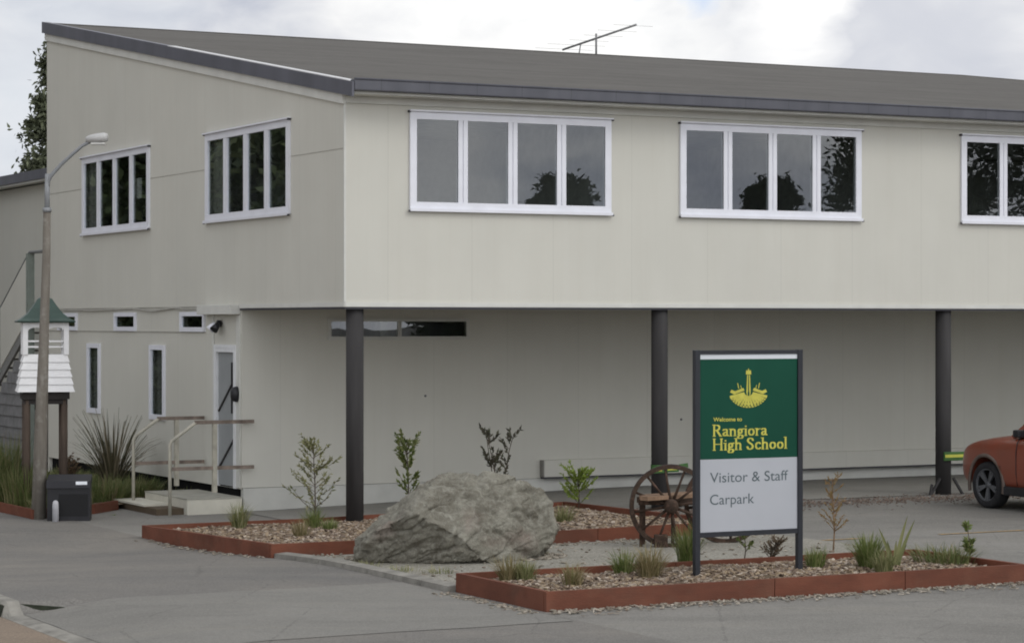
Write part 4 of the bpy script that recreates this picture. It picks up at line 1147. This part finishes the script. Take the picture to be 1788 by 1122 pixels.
# ------------------------------------------------------------------ green and yellow hazard barrier tape
M_tg = plain('tape_green', (.045, .115, .03), .5, var=.2); M_ty = plain('tape_yellow', (.46, .46, .08), .5, var=.1)
p = st(9.50, .14, .555); HZ = empty('barrier_rail', p, PHI, 'green and yellow barrier rail running from a column behind the red car', 'barrier')
q = MB(); q.box(-.09, 4.6, -.150, -.120, -.065, .062, bev=.006); q.build('rail', M_tg, HZ)
q = MB(); q.box(-.08, 4.6, -.156, -.1515, -.018, .024); q.build('stripe', M_ty, HZ)
q = MB(); q.bar((-.30, -.08, -.58), (-.12, -.08, -.32), .035, .03); q.bar((.30, -.08, -.58), (.12, -.08, -.32), .035, .03); q.bar((-.30, -.08, -.57), (-.26, -.08, -.40), .03, .03); q.build('stay', M_steel, HZ)
p = st(4.72, .14, .50); HT = empty('hazard_tape', p, PHI, 'green and yellow hazard tape tied round the column behind the cart wheels', 'tape')
q = MB(); q.lathe([(.116, -.05), (.121, -.045), (.123, .0), (.121, .05), (.116, .055)], 28); q.build('band', M_tg, HT)
q = MB()
q.bar((-.19, -.135, -.01), (.22, -.14, .0), .012, .085); q.bar((.22, -.15, .03), (.36, -.15, .045), .012, .06); q.build('tail', M_tg, HT)
q = MB(); q.bar((-.16, -.145, -.012), (-.05, -.147, -.01), .010, .03); q.bar((.04, -.149, .0), (.19, -.151, .004), .010, .035); q.build('stripe', M_ty, HT)

# ------------------------------------------------------------------ orange-red car, nosed in towards the building
wl = at(1731, 886)                                                # contact point of the front left tyre
HEAD = V
axle_x = 1.28; half_w = .86
cc_ = Vector((wl.x, wl.y, 0)) - HEAD * axle_x + U * (half_w - .1)
CAR = empty('parked_car', (cc_.x, cc_.y, wl.z), math.atan2(HEAD.y, HEAD.x), 'orange red car parked nose in beside the right hand column', 'car')
def paint():
    a = MT('car_paint')
    f = a.ramp(a.noise(2.5, 5), .35, .75)
    cc = a.mix(f, (.215, .048, .024), (.18, .052, .030))
    cc = a.mix(a.math('MULTIPLY', a.ramp(a.noise(1.6, 4, stretch=(1, 1, 2)), .5, .75), .25), cc, (.16, .10, .08))
    a.done(cc, .34, .5); a.b.inputs['Coat Weight'].default_value = .35
    return a.m
M_paint = paint()
stn = [(-2.12, .66, .50, .84), (-2.05, .80, .34, .98), (-1.75, .875, .25, 1.04), (-1.2, .89, .22, 1.03), (-.4, .895, .21, 1.01), (.4, .895, .21, .99), (.80, .89, .21, .98), (1.2, .88, .22, .955), (1.6, .845, .23, .91), (1.86, .78, .25, .86), (2.02, .68, .28, .80), (2.12, .52, .33, .70)]
vs = []; fs = []
for x, w_, z0, zt in stn:
    hf = [(w_ * .80, z0), (w_ * .97, z0 + .10), (w_, z0 + .22), (w_, zt - .20), (w_ * .975, zt - .09), (w_ * .88, zt - .015), (w_ * .45, zt + .03)]
    ring = hf + [(-a, b) for a, b in hf[::-1]]
    vs += [(x, a, b) for a, b in ring]
n = 14
for i in range(len(stn) - 1):
    for k in range(n): fs.append((i * n + k, i * n + (k + 1) % n, (i + 1) * n + (k + 1) % n, (i + 1) * n + k))
fs.append(list(range(n))); fs.append([(len(stn) - 1) * n + k for k in range(n)][::-1])
tmp = MB().add(vs, fs, True).build('tmp', M_paint)
sub = tmp.modifiers.new('s', 'SUBSURF'); sub.levels = 2; sub.render_levels = 2
cut = MB()
for x in (axle_x, -axle_x):
    for y in (-1, 1):
        My = Matrix.Translation((x, y * .80, .31)) @ Matrix.Rotation(R(90), 4, 'X')
        cut.lathe([(0, -.22), (.375, -.22), (.375, .22), (0, .22)], 36, My, False)
bmx = bmesh.new()
cut_o = cut.build('cut', M_dark)
bmx.from_mesh(cut_o.data); bmesh.ops.remove_doubles(bmx, verts=bmx.verts[:], dist=1e-5); bmesh.ops.recalc_face_normals(bmx, faces=bmx.faces[:]); bmx.to_mesh(cut_o.data); bmx.free()
bo_ = tmp.modifiers.new('b', 'BOOLEAN'); bo_.object = cut_o; bo_.operation = 'DIFFERENCE'; bo_.solver = 'EXACT'
bpy.context.view_layer.update()
me = bpy.data.meshes.new_from_object(tmp.evaluated_get(bpy.context.evaluated_depsgraph_get()))
bpy.data.objects.remove(tmp); bpy.data.objects.remove(cut_o)
me.name = 'body'
while len(me.materials) < 2: me.materials.append(M_dark)
body = bpy.data.objects.new('body', me); col.objects.link(body); body.parent = CAR
# greenhouse
q = MB(); g0 = [(-1.95, .76), (.88, .76)]; vs = []
prof = [(-2.0, .80, 1.00), (.74, .80, .97), (.08, .62, 1.50), (-1.55, .62, 1.54)]
for x, w_, z in prof: vs += [(x, w_, z), (x, -w_, z)]
q.add(vs, [(0, 2, 4, 6), (1, 7, 5, 3), (2, 3, 5, 4), (0, 6, 7, 1)]); q.build('windows', plain('car_glass', (.010, .011, .013), .06, .6), CAR)
q = MB(); q.add([(.10, .63, 1.50), (.10, -.63, 1.50), (-1.58, -.63, 1.54), (-1.58, .63, 1.54), (.05, .57, 1.555), (.05, -.57, 1.555), (-1.5, -.57, 1.60), (-1.5, .57, 1.60)], [(0, 1, 2, 3), (4, 7, 6, 5), (0, 4, 5, 1), (1, 5, 6, 2), (2, 6, 7, 3), (3, 7, 4, 0)]); q.build('roof_panel', M_paint, CAR)
q = MB()
for y in (-1, 1):
    q.bar((.76, .80 * y, .97), (.08, .63 * y, 1.51), .06, .05); q.bar((-.55, .80 * y, .99), (-.6, .63 * y, 1.53), .03, .09); q.bar((-1.98, .79 * y, 1.0), (-1.56, .63 * y, 1.54), .05, .14)
q.build('pillar', M_paint, CAR)
for y in (-1, 1):
    q = MB(); q.box(.42, .54, .86, 1.0, .98, 1.08, bev=.02) if y > 0 else q.box(.42, .54, -1.0, -.86, .98, 1.08, bev=.02); q.build('mirror', M_black, CAR)
    q = MB(); q.lathe([(0, -.02), (.10, -.02), (.13, 0), (.10, .02), (0, .02)], 16, Matrix.Translation((1.90, y * .665, .69)) @ Matrix.Rotation(R(48 * y), 4, 'Z') @ Matrix.Rotation(R(90), 4, 'Y') @ Matrix.Diagonal((.55, 1.3, 1.4, 1))); q.build('headlight', plain('headlight_lens', (.10, .10, .10), .12, .6), CAR)
    q = MB(); q.box(-2.09, -2.0, y * .70 - .08, y * .70 + .08, .72, .92, bev=.02); q.build('tail_light', plain('tail_red', (.20, .01, .01), .2), CAR)
q = MB(); q.box(2.03, 2.10, -.50, .50, .36, .55, bev=.03); q.build('grille', M_black, CAR)
q = MB(); q.box(.70, .82, -.66, .66, .972, .995, bev=.008); q.build('wiper_cowl', M_black, CAR)
q = MB(); q.tube([(.60, .868, .34), (.60, .893, .50), (.60, .894, .78), (.60, .872, .90), (.62, .80, .972)], .006, 6); q.build('door_gap', M_black, CAR)
q = MB(); q.box(-.85, .86, .84, .898, .20, .32, bev=.015); q.box(-.85, .86, -.898, -.84, .20, .32, bev=.015); q.build('sill_trim', M_black, CAR)
M_clad = plain('arch_cladding', (.13, .10, .085), .7, var=.2)
M_tyre = plain('tyre_rubber', (.025, .025, .027), .85, .2, var=.2, sc=12)
M_rim = plain('alloy_rim', (.11, .115, .125), .4, .4, metal=.3)
for x in (axle_x, -axle_x):
    for y in (-1, 1):
        q = MB(); vs = []; fs = []; n = 26
        for i in range(n + 1):
            a = R(-14 + 208 * i / n)
            for (r, d) in ((.372, .0), (.425, .0), (.420, .022), (.376, .026)):
                hw_ = .893 if x < 0 else .872 - .055 * max(0, math.cos(a))**1.5
                vs.append((x + r * math.cos(a), y * (hw_ + d - .012), .31 + r * math.sin(a)))
        for i in range(n):
            for k in range(4): fs.append((i * 4 + k, i * 4 + (k + 1) % 4, i * 4 + 4 + (k + 1) % 4, i * 4 + 4 + k))
        q.add(vs, fs, True); q.build('wheel_arch', M_clad, CAR)
        My = Matrix.Translation((x, y * .755, .31)) @ Matrix.Rotation(R(-90 * y), 4, 'X')
        w_ = MB(); w_.lathe([(.0, .030), (.05, .045), (.055, .02), (.19, .0), (.205, .07), (.215, .085), (.215, -.08)], 32, My)
        wo_ = w_.build('wheel', M_dark, CAR)
        w_ = MB(); w_.lathe([(.205, -.09), (.27, -.105), (.305, -.085), (.312, -.04), (.312, .04), (.305, .085), (.27, .105), (.216, .092), (.205, .08), (.205, -.09)], 40, My); w_.build('tyre', M_tyre, wo_)
        w_ = MB()
        for i in range(5):
            for dlt in (-.13, .13):
                a = R(72 * i + 20)
                w_.bar(My @ Vector((.03 * math.cos(a), .03 * math.sin(a), .055)), My @ Vector((.208 * math.cos(a + dlt), .208 * math.sin(a + dlt), .078)), .032, .028, My.to_3x3() @ Vector((0, 0, 1)))
        w_.lathe([(0, .075), (.04, .072), (.05, .05)], 14, My); w_.lathe([(.198, .072), (.218, .095), (.222, .08)], 36, My)
        w_.build('rim', M_rim, wo_)

# ------------------------------------------------------------------ plants
def blades(mb, base, n, h, spread, w, droop=.5, lean=(0, 0), foot=.06):
    for _ in range(n):
        a = random.uniform(0, 6.2832); hh = h * random.uniform(.55, 1.08); out = spread * random.uniform(.1, 1.0)
        d = Vector((math.cos(a), math.sin(a), 0)); sd = Vector((-d.y, d.x, 0))
        b = Vector(base) + d * foot * random.random() + sd * foot * random.uniform(-.6, .6)
        ww = w * random.uniform(.6, 1.2)
        pts = []
        for k in range(5):
            f = k / 4
            z = hh * (f - droop * .42 * f ** 3 * (out / max(spread, .01)))
            pts.append(b + d * out * (f ** 1.7) + Vector((lean[0] * f, lean[1] * f, z)))
        vs = []
        for k, p_ in enumerate(pts):
            hw_ = ww * (1 - (k / 4) ** 2 * .93) / 2
            vs += [p_ - sd * hw_, p_ + sd * hw_]
        mb.add(vs, [(2 * k, 2 * k + 1, 2 * k + 3, 2 * k + 2) for k in range(4)], True)
def tuft(px, py, dz, h, spread, n, m, w, label, name='grass_tuft', cat='grass tuft', group='grass tufts in the garden beds', droop=.6, foot=.06):
    p = at(px, py, dz)
    mb = MB(); blades(mb, (0, 0, -.02), int(n * 1.5), h * 1.15, spread * 1.2, w, droop, foot=foot * 1.4)
    o = mb.build(name, m, fix=False); o.location = p
    return tag(o, label, cat, group)
def leaf(mb, p, d, L_, W_):
    d = d.normalized(); s_ = d.cross(Vector((random.gauss(0, 1), random.gauss(0, 1), random.gauss(0, 1)))).normalized(); u_ = d.cross(s_)
    vs = [p, p + d * L_ * .4 + s_ * W_ / 2 + u_ * W_ * .15, p + d * L_, p + d * L_ * .4 - s_ * W_ / 2 + u_ * W_ * .15]
    mb.add(vs, [(0, 1, 2, 3)])
def shrub(px, py, dz, h, width, nb, nl, LL, LW, m, label, name='shrub', cat='shrub', stems=1, up=.6, bare=.15, group=None, bark=M_bark, taper=.5):
    p = at(px, py, dz)
    E_ = empty(name, p, 0, label, cat, group)
    sm = MB(); lf = MB()
    tips = []
    for s_ in range(stems):
        lx, ly = random.uniform(-.3, .3) * width * (stems > 1), random.uniform(-.3, .3) * width * (stems > 1)
        main = [Vector((lx * f * 1.5 + .012 * math.sin(f * 5 + s_), ly * f * 1.5, h * f * (random.uniform(.8, 1) if stems > 1 and f == 1 else 1))) for f in (0, .25, .5, .75, 1.0)]
        sm.tube(main, [.009 * (1 - .8 * f) * max(.5, h) + .002 for f in (0, .25, .5, .75, 1)], 6)
        def along(f):
            k = min(3, int(f * 4)); r_ = f * 4 - k; return main[k].lerp(main[k + 1], r_)
        for b in range(nb):
            f = random.uniform(bare, .97); a = random.uniform(0, 6.28)
            ln = width * .62 * random.uniform(.5, 1.0) * (1 - taper * f)
            p0 = along(f); d = Vector((math.cos(a), math.sin(a), up + random.uniform(-.25, .35)))
            p1 = p0 + d.normalized() * ln * .6; p2 = p1 + (d + Vector((0, 0, .35))).normalized() * ln * .5
            sm.tube([p0, p1, p2], [.0045, .0035, .0015], 4)
            for _ in range(int(nl * 2.6)):
                g = random.uniform(.15, 1.0); q_ = p0.lerp(p1, g * 2) if g < .5 else p1.lerp(p2, g * 2 - 1)
                leaf(lf, q_, d + Vector((random.gauss(0, .7), random.gauss(0, .7), random.gauss(.1, .6))), LL * .78 * random.uniform(.5, 1.3), LW * .9 * random.uniform(.6, 1.25))
    sm.build('stem', bark, E_, fix=False); lf.build('foliage', m, E_, fix=False)
    return E_
MH = .12
# bed behind the boulder
shrub(549, 917, MH - .02, 1.06, .92, 40, 9, .075, .024, L_olive, 'airy olive shrub with fine leaves left of the corner column', taper=.6, up=.7)
shrub(712, 893, MH, .95, .55, 26, 11, .085, .034, L_green, 'slim bright green shrub behind the left end of the boulder', up=1.1, taper=.3)
shrub(872, 885, MH, 1.0, .52, 9, 7, .085, .034, L_dark, 'dark bronze leaved shrub rising behind the boulder', stems=3, up=1.1, taper=.35, bare=.3)
shrub(1010, 890, MH - .02, .46, .62, 38, 18, .055, .022, L_lime, 'bushy lime green shrub right of the boulder', up=.8, taper=.3)
tuft(418, 923, MH - .02, .34, .19, 130, L_olive, .010, 'grey green tuft nearest the entrance steps in the bed behind the boulder')
tuft(525, 940, MH - .02, .24, .14, 90, L_tan, .010, 'tan tuft at the foot of the airy olive shrub', droop=.5)
tuft(548, 925, MH - .02, .30, .2, 120, L_green, .010, 'green tuft growing round the stem of the airy olive shrub')
tuft(575, 930, MH - .02, .20, .12, 110, L_green, .011, 'small dense green tuft just left of the boulder')
tuft(985, 915, MH - .02, .26, .2, 120, L_olive, .010, 'olive tuft below the lime green shrub')
tuft(905, 893, MH - .02, .36, .2, 80, L_olive, .010, 'thin olive tuft behind the top of the boulder')
for (bx_, by_) in ((640, 990), (700, 998), (765, 1000), (935, 968)):
    tuft(bx_, by_, .005, .10, .10, 45, L_olive, .009, {640: 'sparse weeds at the left foot of the boulder', 700: 'weeds under the dark left face of the boulder', 765: 'weeds at the middle of the front foot of the boulder', 935: 'weeds below the undercut right end of the boulder'}[bx_], 'weed', 'weed', 'weeds round the foot of the boulder', .8, .12)
# bed with the sign
tuft(888, 1012, MH, .24, .17, 120, L_tan, .010, 'tan tuft at the left end of the sign bed')
tuft(918, 1013, MH, .21, .13, 110, L_olive, .010, 'olive tuft second from the left end of the sign bed')
tuft(1000, 1023, MH, .22, .15, 130, L_tan, .010, 'short tan tuft close to the front corner board')
tuft(1090, 1003, MH, .26, .20, 120, L_green, .011, 'green tuft left of the big straw tuft by the sign')
tuft(1135, 1012, MH, .33, .24, 230, L_tan, .010, 'big straw coloured tuft in front of the cart wheel')
tuft(1200, 985, MH, .40, .20, 130, L_green, .012, 'tall green tuft right behind the left sign post')
shrub(1300, 975, MH - .04, .34, .26, 12, 7, .06, .026, L_green, 'small leafy green plant under the sign', name='small_plant', cat='plant', up=.8)
shrub(1340, 980, MH - .04, .22, .3, 18, 5, .04, .012, L_red, 'low twiggy brown plant under the right half of the sign', name='small_plant', cat='plant', stems=3, up=.7)
tuft(1424, 995, MH, .24, .11, 150, L_green, .011, 'neat green tuft just right of the right sign post')
shrub(1455, 962, .0, .80, .46, 34, 5, .05, .014, L_gold, 'thin golden twiggy sapling behind the sign bed', name='sapling', cat='sapling', up=.8, taper=.6, bark=plain('gold_bark', (.22, .14, .08), .8))
tuft(1517, 995, MH, .36, .23, 260, L_green, .012, 'largest bushy green tuft in the right half of the sign bed')
tuft(1543, 1001, MH, .25, .13, 130, L_olive, .011, 'olive tuft against the front of the largest green tuft')
tuft(1648, 982, MH, .20, .27, 230, L_lawn, .011, 'low wide green tuft at the right end of the sign bed', foot=.2)
shrub(1692, 980, MH, .36, .17, 14, 8, .075, .028, L_green, 'small upright green seedling at the right end of the sign bed', name='small_plant', cat='plant', up=1.2)
p = at(1562, 990, MH)
mb = MB()
for (dx, h_, lean_) in ((-.02, .38, -.13), (.01, .50, .12), (.03, .46, .17), (0, .26, .02), (-.02, .26, -.05), (.02, .22, .1)):
    vs = []
    for k in range(6):
        f = k / 5; x = dx + lean_ * f ** 1.3; hw_ = .019 * (1 - f ** 3) + .001
        vs += [(x - hw_, .02 * f, h_ * f), (x, .02 * f + .008, h_ * f), (x + hw_, .02 * f, h_ * f)]
    mb.add(vs, [(3 * k + j_, 3 * k + j_ + 1, 3 * k + j_ + 4, 3 * k + j_ + 3) for k in range(5) for j_ in range(2)], True)
o = mb.build('flax_plant', L_olive, fix=False); o.location = p
tag(o, 'young flax with a few upright sword leaves beside the largest green tuft', 'flax')

# garden round the lamp pole and belfry
garden = [at(-60, 866), at(-2, 893), at(58, 906), at(166, 896), at(207, 889), st(-1.0, 5.3), st(-.02, 5.25), st(-.02, 13.5), st(-1, 20)]
GB = empty('garden_bed', garden[2], 0, 'timber edged garden bed under the belfry and the big flax', 'garden bed')
iv = -Vector(GB.location)
for a, b in ((0, 1), (1, 2), (2, 3), (3, 4)):
    mb = MB(); sa, ta = to_st(garden[a]); sb, tb = to_st(garden[b])
    board(mb, sa, ta, sb - .004, tb, .13); mb.v = [tuple(Vector(v) + iv) for v in mb.v]; mb.build('board', M_timber, GB)
mb = MB(); mb.add([Vector((v.x, v.y, gh(v.x, v.y) + .07)) + iv for v in garden], [list(range(len(garden)))]); mb.build('soil', M_soil, GB)
def inside(x, y, poly):
    r = False; n_ = len(poly); j_ = n_ - 1
    for i in range(n_):
        if (poly[i].y > y) != (poly[j_].y > y) and x < (poly[j_].x - poly[i].x) * (y - poly[i].y) / (poly[j_].y - poly[i].y) + poly[i].x: r = not r
        j_ = i
    return r
mb = MB(); cnt = 0
while cnt < 900:
    x = random.uniform(-9.5, -4.6); y = random.uniform(33, 41)
    if not inside(x, y, garden): continue
    if min((Vector((x, y, 0)) - Vector((a_.x, a_.y, 0))).cross((Vector((b_.x - a_.x, b_.y - a_.y, 0))).normalized()).length for a_, b_ in zip(garden[:4], garden[1:5])) < .28: continue
    h_ = .26 + .10 * mnoise.noise(Vector((x * 2, y * 2, 0)))
    blades(mb, (x, y, gh(x, y) + .05), 15, h_, .24, .011, 1.0, foot=.12); cnt += 1
tag(mb.build('ground_cover', L_lawn, fix=False), 'rough green ground cover filling the garden under the belfry', 'ground cover', kind='stuff')
tuft(8, 874, .05, .95, .42, 460, L_lawn, .014, 'tall shaggy olive clump at the far left edge of the belfry garden', 'grass_clump', 'grass clump', None, .9, .26)
tuft(40, 884, .05, .62, .34, 330, L_lawn, .013, 'rounded green clump just left of the lamp pole', 'grass_clump', 'grass clump', None, .95, .2)
tuft(-30, 878, .05, .9, .45, 330, L_lawn, .014, 'shaggy clump cut off by the left edge behind the timber boards', 'grass_clump', 'grass clump', None, .9, .3)
tuft(182, 876, .05, .42, .36, 300, L_lawn, .013, 'low green clump right of the black cabinet', 'grass_clump', 'grass clump', None, .95, .24)
tuft(232, 868, .05, .36, .36, 260, L_lawn, .013, 'low green clump beside the farther handrail', 'grass_clump', 'grass clump', None, .95, .26)
shrub(122, 868, .05, .62, .42, 26, 8, .055, .02, L_red, 'reddish brown shrub at the foot of the belfry posts', stems=2, up=.8)
p = at(196, 862, .06)
mb = MB()
for i in range(190):
    a = random.uniform(0, 6.2832); tilt = random.uniform(.06, .72); ln = random.uniform(.8, 1.35); d = Vector((math.cos(a), math.sin(a), 0)); sd = Vector((-d.y, d.x, 0))
    b = d * .10 * random.random(); w_ = random.uniform(.010, .022); vs = []
    for k in range(7):
        f = k / 6; an = tilt * (.55 + .65 * f)
        c_ = b + d * ln * f * math.sin(an) + Vector((0, 0, ln * f * math.cos(an) - (.16 * f ** 4 if tilt > .45 else 0)))
        hw_ = w_ / 2 * (1 - f ** 4 * .95)
        vs += [c_ - sd * hw_, c_ + d * -.006, c_ + sd * hw_]
    mb.add(vs, [(3 * k + j_, 3 * k + j_ + 1, 3 * k + j_ + 4, 3 * k + j_ + 3) for k in range(6) for j_ in range(2)], True)
o = mb.build('flax_bush', L_flax, fix=False); o.location = p
tag(o, 'big fan shaped flax bush against the gable wall', 'flax')
tuft(197, 901, -.02, .05, .05, 40, L_green, .012, 'tiny weed growing from the pavement right of the black cabinet', 'weed', 'weed', None, .6, .03)

# ------------------------------------------------------------------ trees: one beyond the wing, others across the road that the windows mirror
def tree(loc, h, rad, trunk_h, label, n_cl, lsz, group=None, m=L_tree, narrow=1.0, seed=1, nl=46):
    rs = random.Random(seed)
    E_ = empty('tree', loc, 0, label, 'tree', group)
    tk = MB()
    pts = [Vector((0.1 * h * .05 * math.sin(k), 0, h * .9 * k / 6)) for k in range(7)]
    tk.tube(pts, [h * .028 * (1 - k / 7) + .03 for k in range(7)], 9)
    cr = MB()
    for i in range(n_cl):
        f = rs.random(); z = trunk_h + (h - trunk_h) * f
        prof_ = math.sin(math.pi * min(1, .12 + f * .85)) ** .7
        a = rs.uniform(0, 6.28); r_ = rad * narrow * prof_ * math.sqrt(rs.uniform(.08, 1)) * rs.uniform(.75, 1.15)
        c_ = Vector((r_ * math.cos(a), r_ * math.sin(a), z))
        if i % 4 == 0: tk.tube([Vector((0, 0, max(trunk_h * .6, z - r_ * .7))), c_], [h * .008 + .01, .01], 5)
        cs = rad * rs.uniform(.14, .30)
        for _ in range(nl):
            v = Vector((rs.gauss(0, 1), rs.gauss(0, 1), rs.gauss(0, .75))) * cs * .55
            d = Vector((rs.gauss(0, 1), rs.gauss(0, 1), rs.gauss(-.1, .8))).normalized()
            s_ = d.cross(Vector((rs.gauss(0, 1), rs.gauss(0, 1), rs.gauss(0, 1)))).normalized()
            p_ = c_ + v; L_ = lsz * rs.uniform(.6, 1.3)
            cr.add([p_ - s_ * L_ * .3, p_ + d * L_, p_ + s_ * L_ * .3, p_ - d * L_ * .4], [(0, 1, 2, 3)])
    tk.build('trunk', M_bark, E_, fix=False); cr.build('crown', m, E_, fix=False)
    return E_
dT = 66.0
tree(((96 - CX) / FPX * dT, dT, -.3), 10.2, 1.22, 1.0, 'tall narrow dark tree standing beyond the lower wing', 170, .14, seed=3, narrow=.62, nl=150, m=L_tree2)
for i, (x, y, h_, r_) in enumerate(((34.2, 10.0, 7.1, 1.7), (35.6, 11.6, 6.6, 1.2), (38.6, 14.6, 6.9, 1.3), (41.8, 17.3, 10.6, 2.4), (45.5, 20.8, 12.5, 4.0), (53, 24, 14, 5.0), (60, 28, 15, 5.5))):
    tree((x, y, -.3), h_, r_, 1.0, 'dark tree across the carpark, mirrored in the upper front windows', 170, .19, 'trees mirrored in the front windows', seed=10 + i, nl=150 if r_ < 3 else 240)
for i, (x, y, h_, r_) in enumerate(((-20.5, 48.5, 11, 3.2), (-24.5, 52.5, 12, 3.6), (-28.5, 53, 12, 4.0), (-19, 43.5, 10, 3.0), (-31, 60, 14, 4.5), (-23.5, 46, 11, 3.5), (-22.6, 55.8, 12, 3.6), (-26.5, 58.5, 12.5, 3.8), (-19.5, 52.6, 9.5, 2.4))):
    tree((x, y, -.3), h_, r_, .6, 'dark tree beyond the left end of the school, mirrored in the gable windows', 190, .27, 'trees mirrored in the gable windows', seed=30 + i, nl=210)
